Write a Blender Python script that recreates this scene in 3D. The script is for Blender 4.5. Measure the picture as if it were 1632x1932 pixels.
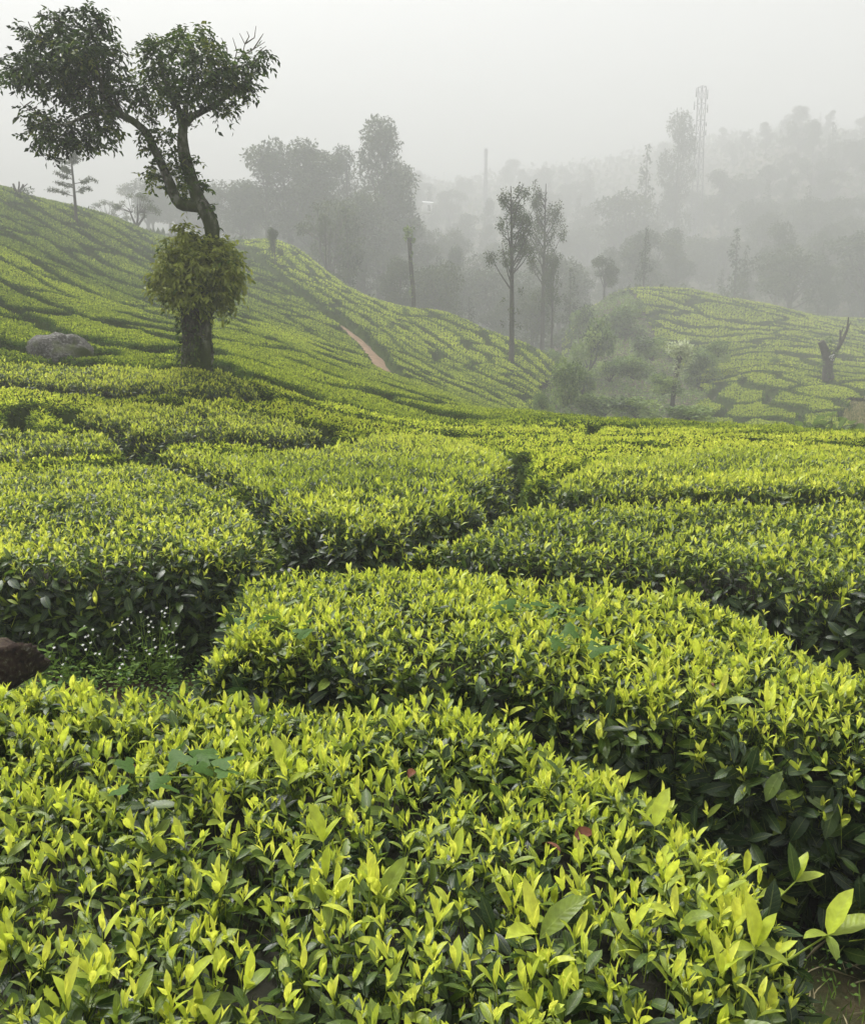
import bpy, math
import numpy as np
from math import radians, sin, cos, pi
from mathutils import Matrix, Vector

SC = bpy.context.scene
COL = SC.collection
for _o in list(bpy.data.objects):
    bpy.data.objects.remove(_o)

# ------------------------------------------------------------------ camera, sky, sun, exposure
CAM_Z = 1.38
PITCH = radians(9.23)
FPX, CX, CY = 1637.0, 816.0, 966.0
cam_d = bpy.data.cameras.new("camera")
cam = bpy.data.objects.new("camera", cam_d)
COL.objects.link(cam)
cam.location = (0, 0, CAM_Z)
cam.rotation_euler = (pi / 2 - PITCH, 0, 0)
cam_d.sensor_fit = 'HORIZONTAL'
cam_d.sensor_width = 36.0
cam_d.lens = 36.0 * FPX / 1632.0
cam_d.clip_start = 0.02
cam_d.clip_end = 3000
SC.camera = cam

SUN_EL, SUN_AZ = radians(58), radians(-40)      # azimuth from +Y towards +X
world = bpy.data.worlds.new("World")
SC.world = world
world.use_nodes = True
wn, wl = world.node_tree.nodes, world.node_tree.links
wn.clear()
w_out = wn.new("ShaderNodeOutputWorld")
w_bg = wn.new("ShaderNodeBackground")
w_sky = wn.new("ShaderNodeTexSky")
w_sky.sky_type = 'NISHITA'
w_sky.sun_disc = False
w_sky.sun_elevation = SUN_EL
w_sky.sun_rotation = SUN_AZ
w_sky.air_density = 1.0
w_sky.dust_density = 6.0
w_sky.ozone_density = 1.0
w_hs = wn.new("ShaderNodeHueSaturation")         # overcast: the cloud deck takes the blue out
w_hs.inputs["Saturation"].default_value = 0.06
w_bg.inputs["Strength"].default_value = 0.06
wl.new(w_sky.outputs[0], w_hs.inputs["Color"])
wl.new(w_hs.outputs[0], w_bg.inputs["Color"])
wl.new(w_bg.outputs[0], w_out.inputs["Surface"])

sun_d = bpy.data.lights.new("sun", 'SUN')
sun_d.energy = 1.5
sun_d.angle = radians(16)
sun_d.color = (1.0, 0.975, 0.93)
sun = bpy.data.objects.new("sun", sun_d)
COL.objects.link(sun)
_sd = Vector((sin(SUN_AZ) * cos(SUN_EL), cos(SUN_AZ) * cos(SUN_EL), sin(SUN_EL)))
sun.rotation_euler = _sd.to_track_quat('Z', 'Y').to_euler()

SC.view_settings.view_transform = 'Standard'
SC.view_settings.look = 'None'
SC.view_settings.gamma = 1.0
SC.view_settings.use_curve_mapping = False
SC.view_settings.exposure = 2.55
SC.render.engine = 'CYCLES'
SC.cycles.max_bounces = 6
SC.cycles.diffuse_bounces = 3
SC.cycles.glossy_bounces = 2
SC.cycles.transmission_bounces = 3
SC.cycles.volume_bounces = 1
SC.cycles.use_denoising = True

HAZE_DENSITY = 0.0060
HAZE_COLOR = (0.685, 0.697, 0.692)

# ------------------------------------------------------------------ numeric helpers
rng = np.random.default_rng(7)


def smooth(a, b, x):
    t = np.clip((x - a) / (b - a), 0, 1)
    return t * t * (3 - 2 * t)


def noise2(x, y, s=0.0):
    """cheap smooth noise, about -1..1"""
    v = np.sin(1.31 * x + 0.7 * y + s) + np.sin(-0.83 * x + 1.57 * y + 2.1 * s + 1.3)
    v = v + 0.7 * np.sin(2.37 * x + 1.9 * y + 3.3 * s + .4) + 0.7 * np.sin(2.9 * x - 2.2 * y + 1.7 * s + 2.2)
    v = v + 0.45 * np.sin(5.3 * x + 3.1 * y - s) + 0.45 * np.sin(-4.1 * x + 5.9 * y + 2 * s)
    return v / 3.2


def norm(v):
    return v / np.maximum(np.linalg.norm(v, axis=-1, keepdims=True), 1e-9)


def elev(py):
    v = (CY - py) / FPX
    return (v * cos(PITCH) - sin(PITCH)) / (cos(PITCH) + v * sin(PITCH))


def ucol(px, py):
    v = (CY - py) / FPX
    return (px - CX) / FPX / (cos(PITCH) + v * sin(PITCH))


def at(px, py, Y):
    """world point seen at photo pixel (px, py) at forward distance Y"""
    return np.array([ucol(px, py) * Y, Y, CAM_Z + elev(py) * Y])


def px_of(x, y, z):
    d = y * cos(PITCH) - (z - CAM_Z) * sin(PITCH)
    v = (y * sin(PITCH) + (z - CAM_Z) * cos(PITCH)) / d
    return CX + FPX * x / d, CY - FPX * v


# ------------------------------------------------------------------ the lie of the land: canopy heights along columns (px: [(distance, py)])
PROFILE = {
    -260: [(8, 858), (9.5, 775), (11, 690), (14, 600), (20, 500), (29, 400), (45, 320), (55, 290), (80, 330), (150, 380), (300, 380)],
    0: [(8, 860), (9.5, 788), (11.2, 715), (13.6, 650), (21, 560), (30, 478), (45, 400), (55, 352), (80, 400), (150, 430), (300, 430)],
    200: [(8, 862), (9.5, 800), (11.2, 742), (13.4, 680), (20, 612), (29, 565), (42, 500), (55, 425), (62, 404), (90, 440), (150, 450), (300, 440)],
    400: [(8, 865), (10, 775), (11.6, 722), (12.8, 694), (20, 645), (32, 592), (50, 528), (65, 480), (78, 458), (100, 466), (150, 470), (300, 440)],
    550: [(8, 865), (11, 766), (15, 712), (25, 655), (42, 602), (55, 545), (66, 500), (82, 462), (110, 490), (150, 500), (220, 470), (300, 420)],
    700: [(8, 866), (12, 778), (17, 738), (26, 703), (36, 675), (45, 636), (55, 590), (65, 562), (90, 610), (150, 560), (220, 440), (300, 370)],
    850: [(8, 866), (14, 788), (20, 760), (26, 748), (34, 736), (45, 690), (55, 632), (62, 592), (80, 650), (110, 645), (150, 580), (220, 440), (300, 370)],
    1000: [(8, 867), (13, 792), (17, 774), (25, 800), (35, 782), (45, 722), (53, 680), (59, 652), (78, 710), (110, 670), (150, 590), (220, 440), (300, 350)],
    1150: [(8, 868), (13, 796), (15.5, 787), (22, 838), (30, 845), (40, 825), (50, 785), (65, 690), (80, 610), (95, 556), (120, 620), (160, 580), (220, 440), (300, 330)],
    1300: [(8, 870), (12, 806), (14.5, 796), (22, 850), (35, 828), (45, 785), (60, 712), (80, 622), (100, 545), (130, 610), (160, 580), (220, 430), (300, 290)],
    1450: [(8, 872), (12, 812), (14.5, 803), (22, 845), (35, 802), (45, 757), (60, 688), (80, 622), (100, 574), (120, 625), (143, 575), (180, 435), (230, 295), (300, 270)],
    1632: [(8, 875), (12, 822), (14.5, 812), (22, 850), (33, 812), (40, 772), (50, 730), (65, 688), (80, 648), (95, 615), (110, 602), (122, 628), (142, 575), (175, 435), (220, 300), (300, 270)],
    1900: [(8, 880), (12, 830), (14.5, 822), (22, 850), (33, 815), (40, 775), (50, 735), (65, 690), (80, 650), (95, 622), (110, 610), (122, 630), (142, 575), (175, 435), (220, 305), (300, 280)],
}
def far(Y):
    """the forested slopes lie farther back than the tea"""
    return np.where(np.asarray(Y) > 110, 110 + (np.asarray(Y) - 110) * 1.6, Y)


_cp = []
for _px, _l in PROFILE.items():
    for _Y, _py in _l:
        _cp.append((ucol(_px, _py) * 2.6, math.log(float(far(_Y))), elev(_py)))
_cp = np.array(_cp)


def _phi(r2):
    return np.sqrt(r2 + 0.09 ** 2)


_d2 = ((_cp[:, None, :2] - _cp[None, :, :2]) ** 2).sum(-1)
_A = np.zeros((len(_cp) + 1,) * 2)
_A[:-1, :-1] = _phi(_d2) - 1e-3 * np.eye(len(_cp))
_A[-1, :-1] = 1
_A[:-1, -1] = 1
_w = np.linalg.solve(_A, np.append(_cp[:, 2], 0))


def canopy(x, y):
    """height of the clipped tea surface (or of the scrub) over the plan position"""
    x, y = np.broadcast_arrays(np.asarray(x, float), np.asarray(y, float))
    sh = x.shape
    x, y = x.ravel(), y.ravel()
    out = np.empty(x.shape)
    for a in range(0, len(x), 40000):
        X, Yv = x[a:a + 40000], np.clip(y[a:a + 40000], 7.0, 480)
        u = np.clip(X / Yv, -0.75, 0.75) * 2.6
        lY = np.log(Yv)
        r2 = (u[:, None] - _cp[None, :, 0]) ** 2 + (lY[:, None] - _cp[None, :, 1]) ** 2
        s = _phi(r2) @ _w[:-1] + _w[-1]
        zf = CAM_Z + s * Yv
        near = CAM_Z - 0.80 + 0 * X
        t = smooth(6.0, 9.5, y[a:a + 40000])
        out[a:a + 40000] = near * (1 - t) + zf * t
    return out.reshape(sh)


TEA_H = 0.52


def ground_z(x, y):
    return canopy(x, y) - TEA_H


def pick(px, py, y0=0.6, y1=130.0, z_of=canopy):
    """first point of the canopy surface met along the ray of a photo pixel between the distances y0 and y1"""
    Y = np.exp(np.linspace(math.log(y0), math.log(y1), 500))
    u, e = ucol(px, py), elev(py)
    d = z_of(u * Y, Y) - (CAM_Z + e * Y)
    k = np.where(d >= 0)[0]
    if len(k) == 0:
        k = [int(np.argmax(d / Y))]
    Yp = Y[k[0]]
    if k[0] > 0:
        d0, d1 = d[k[0] - 1], d[k[0]]
        if d1 > d0 and d1 >= 0:
            Yp = Y[k[0] - 1] + (Y[k[0]] - Y[k[0] - 1]) * (-d0) / (d1 - d0)
    return np.array([u * Yp, Yp, float(z_of(u * Yp, Yp))])


# ------------------------------------------------------------------ scene helpers
def props(o, label=None, cat=None, group=None, kind=None):
    if label: o["label"] = label
    if cat: o["category"] = cat
    if group: o["group"] = group
    if kind: o["kind"] = kind
    return o


def empty(name, loc, label=None, cat=None, group=None, rz=0.0):
    o = bpy.data.objects.new(name, None)
    o.empty_display_size = 0.2
    o.location = loc
    o.rotation_euler = (0, 0, rz)
    COL.objects.link(o)
    return props(o, label, cat, group)


def mesh_np(name, V, F, leaf=None, mat=None, smooth_shade=False):
    """F: list of (n,k) arrays"""
    me = bpy.data.meshes.new(name)
    V = np.asarray(V, np.float32).reshape(-1, 3)
    if not isinstance(F, list): F = [F]
    F = [np.asarray(f, np.int32) for f in F if len(f)]
    me.vertices.add(len(V))
    me.vertices.foreach_set("co", V.ravel())
    loops = np.concatenate([f.ravel() for f in F]) if F else np.zeros(0, np.int32)
    tot = np.concatenate([np.full(len(f), f.shape[1], np.int32) for f in F]) if F else np.zeros(0, np.int32)
    me.loops.add(len(loops))
    me.loops.foreach_set("vertex_index", loops.astype(np.int32))
    me.polygons.add(len(tot))
    me.polygons.foreach_set("loop_start", np.concatenate([[0], np.cumsum(tot)[:-1]]).astype(np.int32) if len(tot) else tot)
    me.polygons.foreach_set("loop_total", tot)
    if smooth_shade:
        me.polygons.foreach_set("use_smooth", np.ones(len(tot), bool))
    if leaf is not None:
        a = me.attributes.new("leaf", 'FLOAT_VECTOR', 'POINT')
        a.data.foreach_set("vector", np.asarray(leaf, np.float32).ravel())
    if mat: me.materials.append(mat)
    me.update(calc_edges=True)
    return me


def link(name, me, parent=None, loc=None, kind=None):
    o = bpy.data.objects.new(name, me)
    COL.objects.link(o)
    if parent is not None: o.parent = parent
    if loc is not None: o.location = loc
    if kind: o["kind"] = kind
    return o


class MB:
    """collects vertices, faces and the leaf attribute (across, along, age)"""

    def __init__(s):
        s.V, s.F, s.A, s.n = [], {}, [], 0

    def add(s, V, F, A=None):
        V = np.asarray(V, float).reshape(-1, 3)
        F = np.asarray(F, int)
        s.V.append(V)
        s.F.setdefault(F.shape[1], []).append(F + s.n)
        s.A.append(np.zeros((len(V), 3)) if A is None else np.asarray(A, float))
        s.n += len(V)

    def mesh(s, name, mat=None, smooth_shade=False):
        if not s.V: return mesh_np(name, np.zeros((0, 3)), [], None, mat)
        return mesh_np(name, np.concatenate(s.V), [np.concatenate(f) for f in s.F.values()], np.concatenate(s.A), mat, smooth_shade)

    def build(s, name, mat, parent=None, loc=None, kind=None, smooth_shade=False):
        return link(name, s.mesh(name, mat, smooth_shade), parent, loc, kind)

    def tube(s, P, R, n=8, rough=0.0, seed=0, cap=True, ridges=0):
        P = np.asarray(P, float); R = np.asarray(R, float)
        T = norm(np.gradient(P, axis=0))
        up = np.array([0.3, 0.95, 0.1])
        N = norm(np.cross(T, up)); B = np.cross(T, N)
        a = np.linspace(0, 2 * pi, n, endpoint=False)
        rr = np.ones((len(P), n))
        if rough:
            k = np.arange(len(P))[:, None]
            rr += rough * noise2(np.cos(a)[None] * 2 + k * .45, np.sin(a)[None] * 2 + seed, seed)
        if ridges:
            rr += ridges * np.abs(np.sin(a[None] * 2.5 + seed + 0.15 * np.arange(len(P))[:, None])) ** 2
        V = P[:, None] + (N[:, None] * np.cos(a)[None, :, None] + B[:, None] * np.sin(a)[None, :, None]) * (R[:, None] * rr)[..., None]
        i = np.arange(len(P) - 1)[:, None] * n; j = np.arange(n)[None]; j2 = (j + 1) % n
        F = np.stack([i + j, i + j2, i + n + j2, i + n + j], -1).reshape(-1, 4)
        s.add(V, F)
        if cap:
            for e, sgn in ((0, 1), (len(P) - 1, -1)):
                c = P[e] - T[e] * R[e] * .15 * sgn
                ring = V[e]
                f = [(n, (q + 1) % n, q) if sgn > 0 else (n, q, (q + 1) % n) for q in range(n)]
                s.add(np.vstack([ring, c]), f)

    def leaves(s, P, D, L, W, age, rs, fold=0.25, mid=0.42, up=None):
        """folded diamond leaves, two triangles each"""
        n = len(P)
        if n == 0: return
        D = norm(D)
        ref = norm(rs.normal(size=(n, 3)) * .6 + (np.array([0, 0, 1.0]) if up is None else up))
        S = norm(np.cross(D, ref)); Nn = np.cross(S, D)
        L = np.broadcast_to(L, (n,))[:, None]; W = np.broadcast_to(W, (n,))[:, None] * .5
        m = P + D * L * mid
        tip = P + D * L - Nn * L * .12
        l = m + S * W + Nn * W * fold; r = m - S * W + Nn * W * fold
        V = np.stack([P, l, tip, r], 1).reshape(-1, 3)
        b = np.arange(n)[:, None] * 4
        F = np.concatenate([b + np.array([[0, 2, 1]]), b + np.array([[0, 3, 2]])])
        ag = np.broadcast_to(age, (n,))
        A = np.zeros((n, 4, 3)); A[:, 1, 0] = 1; A[:, 3, 0] = -1; A[:, 1:4, 1] = [mid, 1, mid]; A[:, :, 2] = ag[:, None]
        s.add(V, F, A.reshape(-1, 3))

    def box(s, c, d, R=None):
        c, d = np.array(c, float), np.array(d, float) / 2
        v = np.array([[x, y, z] for x in (-1, 1) for y in (-1, 1) for z in (-1, 1)]) * d
        if R is not None: v = v @ np.asarray(R).T
        s.add(v + c, [(0, 1, 3, 2), (4, 6, 7, 5), (0, 4, 5, 1), (2, 3, 7, 6), (0, 2, 6, 4), (1, 5, 7, 3)])


# ------------------------------------------------------------------ materials
def new_mat(name):
    m = bpy.data.materials.new(name)
    m.use_nodes = True
    nt = m.node_tree
    nt.nodes.clear()
    return m, nt.nodes, nt.links


def N(nodes, t, **kw):
    n = nodes.new(t)
    for k, v in kw.items():
        setattr(n, k, v)
    return n


def math_node(nodes, links, op, a, b=None, clamp=False):
    n = nodes.new("ShaderNodeMath"); n.operation = op; n.use_clamp = clamp
    for i, v in enumerate((a, b)):
        if v is None: continue
        if isinstance(v, (int, float)): n.inputs[i].default_value = v
        else: links.new(v, n.inputs[i])
    return n.outputs[0]


def ramp(nodes, links, fac, stops):
    r = nodes.new("ShaderNodeValToRGB")
    e = r.color_ramp.elements
    while len(e) > 1: e.remove(e[-1])
    e[0].position, e[0].color = stops[0][0], (*stops[0][1], 1)
    for p, c in stops[1:]:
        q = e.new(p); q.color = (*c, 1)
    links.new(fac, r.inputs[0])
    return r.outputs[0]


def leaf_material(name, stops, rough=(0.45, 0.3), trans=0.4, veins=True, spec=0.5):
    m, n, l = new_mat(name)
    out = N(n, "ShaderNodeOutputMaterial")
    at_ = N(n, "ShaderNodeAttribute", attribute_name="leaf")
    sep = N(n, "ShaderNodeSeparateXYZ"); l.new(at_.outputs["Vector"], sep.inputs[0])
    ti = N(n, "ShaderNodeAttribute", attribute_name="tint", attribute_type='INSTANCER')
    age = math_node(n, l, 'ADD', sep.outputs[2], ti.outputs["Fac"], clamp=True)
    col = ramp(n, l, age, stops)
    if veins:
        ax = math_node(n, l, 'ABSOLUTE', sep.outputs[0])
        mid = math_node(n, l, 'LESS_THAN', ax, 0.07)
        w = math_node(n, l, 'SUBTRACT', math_node(n, l, 'MULTIPLY', sep.outputs[1], 58.0), math_node(n, l, 'MULTIPLY', ax, 9.0))
        wv = math_node(n, l, 'SINE', w)
        vein = math_node(n, l, 'GREATER_THAN', wv, 0.88)
        fac = math_node(n, l, 'MAXIMUM', math_node(n, l, 'MULTIPLY', mid, 0.22), math_node(n, l, 'MULTIPLY', vein, 0.05))
        mx = N(n, "ShaderNodeMix", data_type='RGBA')
        l.new(fac, mx.inputs[0]); l.new(col, mx.inputs[6]); mx.inputs[7].default_value = (0.42, 0.5, 0.13, 1)
        col = mx.outputs[2]
        bmp = N(n, "ShaderNodeBump"); bmp.inputs["Strength"].default_value = 0.10; bmp.inputs["Distance"].default_value = 0.002
        l.new(wv, bmp.inputs["Height"])
    tcm = N(n, "ShaderNodeTexCoord"); nzm = N(n, "ShaderNodeTexNoise"); nzm.inputs["Scale"].default_value = 55.0 if veins else 6.0; nzm.inputs["Detail"].default_value = 4
    l.new(tcm.outputs["Object"], nzm.inputs["Vector"])
    mot = N(n, "ShaderNodeMapRange"); l.new(nzm.outputs[0], mot.inputs[0]); mot.inputs[1].default_value = .3; mot.inputs[2].default_value = .7; mot.inputs[3].default_value = .72; mot.inputs[4].default_value = 1.18
    hm = N(n, "ShaderNodeHueSaturation"); l.new(col, hm.inputs["Color"]); l.new(mot.outputs[0], hm.inputs["Value"]); col = hm.outputs[0]
    b = N(n, "ShaderNodeBsdfPrincipled")
    l.new(col, b.inputs["Base Color"])
    mr = N(n, "ShaderNodeMapRange"); l.new(age, mr.inputs[0]); mr.inputs[3].default_value = rough[0]; mr.inputs[4].default_value = rough[1]
    l.new(mr.outputs[0], b.inputs["Roughness"])
    b.inputs["Specular IOR Level"].default_value = spec
    if veins: l.new(bmp.outputs[0], b.inputs["Normal"])
    tr = N(n, "ShaderNodeBsdfTranslucent")
    hs = N(n, "ShaderNodeHueSaturation"); hs.inputs["Hue"].default_value = 0.493; hs.inputs["Value"].default_value = 1.35
    l.new(col, hs.inputs["Color"]); l.new(hs.outputs[0], tr.inputs["Color"])
    ms = N(n, "ShaderNodeMixShader"); ms.inputs[0].default_value = trans
    l.new(b.outputs[0], ms.inputs[1]); l.new(tr.outputs[0], ms.inputs[2])
    l.new(ms.outputs[0], out.inputs["Surface"])
    return m


def noise_material(name, stops, scale=5.0, detail=8.0, rough=0.9, bump=0.3, dist=0.02, stretch=(1, 1, 1), second=None):
    m, n, l = new_mat(name)
    out = N(n, "ShaderNodeOutputMaterial")
    tc = N(n, "ShaderNodeTexCoord")
    mp = N(n, "ShaderNodeMapping"); mp.inputs["Scale"].default_value = stretch
    l.new(tc.outputs["Object"], mp.inputs[0])
    nz = N(n, "ShaderNodeTexNoise"); nz.inputs["Scale"].default_value = scale; nz.inputs["Detail"].default_value = detail; nz.inputs["Roughness"].default_value = 0.65
    l.new(mp.outputs[0], nz.inputs["Vector"])
    col = ramp(n, l, nz.outputs[0], stops)
    if second:
        sc, lo, hi, c2 = second
        n2 = N(n, "ShaderNodeTexNoise"); n2.inputs["Scale"].default_value = sc; n2.inputs["Detail"].default_value = 6
        l.new(mp.outputs[0], n2.inputs["Vector"])
        mr = N(n, "ShaderNodeMapRange"); l.new(n2.outputs[0], mr.inputs[0]); mr.inputs[1].default_value = lo; mr.inputs[2].default_value = hi
        mx = N(n, "ShaderNodeMix", data_type='RGBA'); l.new(mr.outputs[0], mx.inputs[0]); l.new(col, mx.inputs[6]); mx.inputs[7].default_value = (*c2, 1)
        col = mx.outputs[2]
    b = N(n, "ShaderNodeBsdfPrincipled"); l.new(col, b.inputs["Base Color"]); b.inputs["Roughness"].default_value = rough
    b.inputs["Specular IOR Level"].default_value = 0.25
    bp = N(n, "ShaderNodeBump"); bp.inputs["Strength"].default_value = bump; bp.inputs["Distance"].default_value = dist
    l.new(nz.outputs[0], bp.inputs["Height"]); l.new(bp.outputs[0], b.inputs["Normal"])
    l.new(b.outputs[0], out.inputs["Surface"])
    return m


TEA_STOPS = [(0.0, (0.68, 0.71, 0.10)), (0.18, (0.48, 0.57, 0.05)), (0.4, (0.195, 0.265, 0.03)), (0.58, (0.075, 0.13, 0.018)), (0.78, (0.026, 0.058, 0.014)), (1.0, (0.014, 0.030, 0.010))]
M_TEA = leaf_material("tea_leaf", TEA_STOPS, rough=(0.5, 0.38), trans=0.42)
M_TEA_FAR = leaf_material("tea_leaf_distant", TEA_STOPS, rough=(0.75, 0.7), trans=0.4, veins=False, spec=0.15)
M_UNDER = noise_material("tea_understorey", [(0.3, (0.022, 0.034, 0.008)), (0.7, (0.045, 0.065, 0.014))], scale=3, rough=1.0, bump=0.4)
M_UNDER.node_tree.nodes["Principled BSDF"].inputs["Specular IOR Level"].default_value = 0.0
M_WOODY = noise_material("tea_twigs", [(0.3, (0.010, 0.010, 0.006)), (0.7, (0.022, 0.022, 0.012))], scale=30, bump=0.5)
M_TREE = leaf_material("shade_tree_leaf", [(0.0, (0.30, 0.34, 0.06)), (0.2, (0.19, 0.225, 0.04)), (0.45, (0.07, 0.125, 0.016)), (0.75, (0.024, 0.050, 0.008)), (1.0, (0.010, 0.020, 0.006))], rough=(0.55, 0.5), trans=0.25, veins=False, spec=0.18)
M_FAR = leaf_material("forest_leaf", [(0.0, (0.11, 0.14, 0.035)), (0.5, (0.055, 0.08, 0.025)), (1.0, (0.022, 0.036, 0.014))], rough=(0.6, 0.6), trans=0.25, veins=False, spec=0.2)
M_SHRUB = leaf_material("shrub_leaf", [(0.0, (0.27, 0.36, 0.08)), (0.5, (0.12, 0.195, 0.04)), (1.0, (0.025, 0.05, 0.014))], rough=(0.55, 0.5), trans=0.3, veins=False, spec=0.3)
M_WEED = leaf_material("weed_leaf", [(0.0, (0.22, 0.33, 0.05)), (0.5, (0.10, 0.19, 0.03)), (1.0, (0.03, 0.085, 0.018))], rough=(0.6, 0.55), trans=0.35, veins=False, spec=0.2)
M_BARK = noise_material("mossy_bark", [(0.30, (0.012, 0.010, 0.007)), (0.46, (0.04, 0.035, 0.025)), (0.54, (0.11, 0.105, 0.085)), (0.64, (0.30, 0.30, 0.26))], scale=9, detail=12, bump=0.9, dist=0.05, stretch=(1, 1, .55), second=(2.6, 0.42, 0.6, (0.045, 0.06, 0.014)))
M_TRUNK = noise_material("forest_bark", [(0.3, (0.03, 0.026, 0.02)), (0.7, (0.11, 0.10, 0.085))], scale=4, bump=0.4)
M_PALE = noise_material("pale_bark", [(0.3, (0.10, 0.09, 0.075)), (0.62, (0.22, 0.2, 0.18)), (0.75, (0.55, 0.54, 0.5))], scale=3, bump=0.4)
M_DRY = noise_material("dry_twig", [(0.3, (0.10, 0.085, 0.065)), (0.7, (0.2, 0.18, 0.15))], scale=9, bump=0.2)
M_GROUND = noise_material("ground_soil", [(0.36, (0.018, 0.011, 0.007)), (0.5, (0.06, 0.034, 0.02)), (0.62, (0.15, 0.095, 0.06)), (0.7, (0.05, 0.05, 0.02))], scale=14, detail=14, bump=1.0, dist=0.03, second=(1.6, 0.45, 0.6, (0.04, 0.05, 0.014)))
M_PATH = noise_material("path_soil", [(0.3, (0.11, 0.065, 0.036)), (0.5, (0.18, 0.11, 0.06)), (0.7, (0.30, 0.21, 0.13))], scale=3, detail=8, bump=0.4)
M_ROCK = noise_material("lichen_rock", [(0.3, (0.05, 0.045, 0.038)), (0.5, (0.10, 0.095, 0.085)), (0.62, (0.22, 0.22, 0.20)), (0.72, (0.42, 0.42, 0.39))], scale=26, detail=14, bump=1.0, dist=0.03, second=(3.2, 0.52, 0.66, (0.07, 0.085, 0.025)))
M_EARTH = noise_material("earth_bank", [(0.34, (0.012, 0.008, 0.006)), (0.5, (0.045, 0.026, 0.018)), (0.6, (0.07, 0.06, 0.03)), (0.68, (0.28, 0.26, 0.23))], scale=40, detail=10, bump=0.8, dist=0.03)
M_STEEL = noise_material("galvanised_steel", [(0.3, (0.10, 0.10, 0.11)), (0.7, (0.18, 0.18, 0.19))], scale=2, rough=0.5, bump=0.0)
M_WHITE = noise_material("white_wall", [(0.3, (0.7, 0.7, 0.68)), (0.7, (0.82, 0.82, 0.8))], scale=2, bump=0.05)
M_ROOF = noise_material("tin_roof", [(0.3, (0.4, 0.41, 0.42)), (0.7, (0.55, 0.56, 0.57))], scale=2, bump=0.05)
M_PETAL = noise_material("white_petal", [(0.3, (0.75, 0.75, 0.7)), (0.7, (0.85, 0.85, 0.82))], scale=20, rough=0.6, bump=0.0)
M_DEAD = noise_material("dead_leaf_brown", [(0.3, (0.07, 0.022, 0.01)), (0.7, (0.16, 0.055, 0.022))], scale=30, rough=0.6, bump=0.2)
M_STRAW = noise_material("dry_grass_stem", [(0.3, (0.2, 0.17, 0.09)), (0.7, (0.38, 0.33, 0.2))], scale=20, rough=0.7, bump=0.0)
M_PLASTIC = noise_material("green_plastic", [(0.4, (0.01, 0.17, 0.11)), (0.6, (0.03, 0.28, 0.2))], scale=14, rough=0.18, bump=0.1)

# ------------------------------------------------------------------ ground: one sheet to the horizon
def build_ground():
    yr = np.concatenate([np.linspace(-25, 4.8, 40), np.exp(np.linspace(math.log(5), math.log(600), 350))])
    uu = np.linspace(-1.15, 1.15, 300)
    Yg, U = np.meshgrid(yr, uu, indexing='ij')
    X = U * np.sqrt(np.maximum(Yg, 0) ** 2 + 20 ** 2) * 0.9
    Z = ground_z(X, Yg)
    # foot tracks between the first hedges, worn lower on the right, banked on the left
    Z = Z + 0.03 * noise2(X * 2.3, Yg * 2.3, 1.0) + 0.012 * noise2(X * 9, Yg * 9, 2.0)
    Z = Z + 0.10 * smooth(-0.6, -1.8, X) * smooth(2.2, 3.0, Yg) * smooth(5.5, 4, Yg)
    nv = len(uu)
    i = np.arange(len(yr) - 1)[:, None] * nv + np.arange(nv - 1)[None]
    F = np.stack([i, i + 1, i + nv + 1, i + nv], -1).reshape(-1, 4)
    global GROUND_MIN
    GROUND_MIN = float(Z.min())
    o = link("ground", mesh_np("ground", np.stack([X, Yg, Z], -1), F, None, M_GROUND, True))
    props(o, "brown plantation soil with thin green growth under the tea", None, None, "structure")


build_ground()

# haze: one closed box round the camera and everything built, the sky outside
hz = MB(); _zb, _zt = GROUND_MIN - 1.0, 132.0
hz.box((0, 290, (_zb + _zt) / 2), (1500, 660, _zt - _zb))
m_hz, _n, _l = new_mat("haze_air")
_o = N(_n, "ShaderNodeOutputMaterial"); _v = N(_n, "ShaderNodeVolumePrincipled")
_v.inputs["Color"].default_value = (*HAZE_COLOR, 1)
_v.inputs["Density"].default_value = HAZE_DENSITY
_v.inputs["Anisotropy"].default_value = 0.0
_l.new(_v.outputs[0], _o.inputs["Volume"])
haze = hz.build("haze", m_hz, None, None, "stuff")
haze["label"] = "pale grey morning mist filling the valley"

# ------------------------------------------------------------------ tea shoots (shared meshes)
def curved_leaf(mb, base, az, th0, bend, L, W, fold, age, nseg=4, roll=0.0):
    """a tea leaf: pointed ellipse, folded along the midrib, curving away; th0 = angle from vertical at the base"""
    t = np.linspace(0, 1, nseg + 1)
    th = th0 + bend * t
    ds = L / nseg
    r = np.concatenate([[0], np.cumsum(np.sin((th[1:] + th[:-1]) / 2) * ds)])
    h = np.concatenate([[0], np.cumsum(np.cos((th[1:] + th[:-1]) / 2) * ds)])
    d = np.array([cos(az), sin(az), 0]); s = np.array([-sin(az), cos(az), 0]); z = np.array([0, 0, 1.0])
    C = base + r[:, None] * d + h[:, None] * z
    Nn = -np.cos(th)[:, None] * d + np.sin(th)[:, None] * z          # upper face
    w = W * .44 * np.power(np.maximum(t, 1e-4), 0.8) * np.power(1 - t, 0.88) / 0.312
    if roll: s = s * cos(roll) + z * sin(roll)
    wav = 1 + .06 * np.sin(t * 19)
    lft = C + s * (w * wav)[:, None] + Nn * (w * fold)[:, None]
    rgt = C - s * (w * wav)[:, None] + Nn * (w * fold)[:, None]
    V = np.stack([lft, C, rgt], 1).reshape(-1, 3)
    A = np.zeros((nseg + 1, 3, 3)); A[:, 0, 0] = 1; A[:, 2, 0] = -1; A[:, :, 1] = t[:, None]; A[:, :, 2] = age
    F = []
    for k in range(nseg):
        b = 3 * k
        F += [(b, b + 3, b + 4, b + 1), (b + 1, b + 4, b + 5, b + 2)]
    mb.add(V, F, A.reshape(-1, 3))


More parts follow.
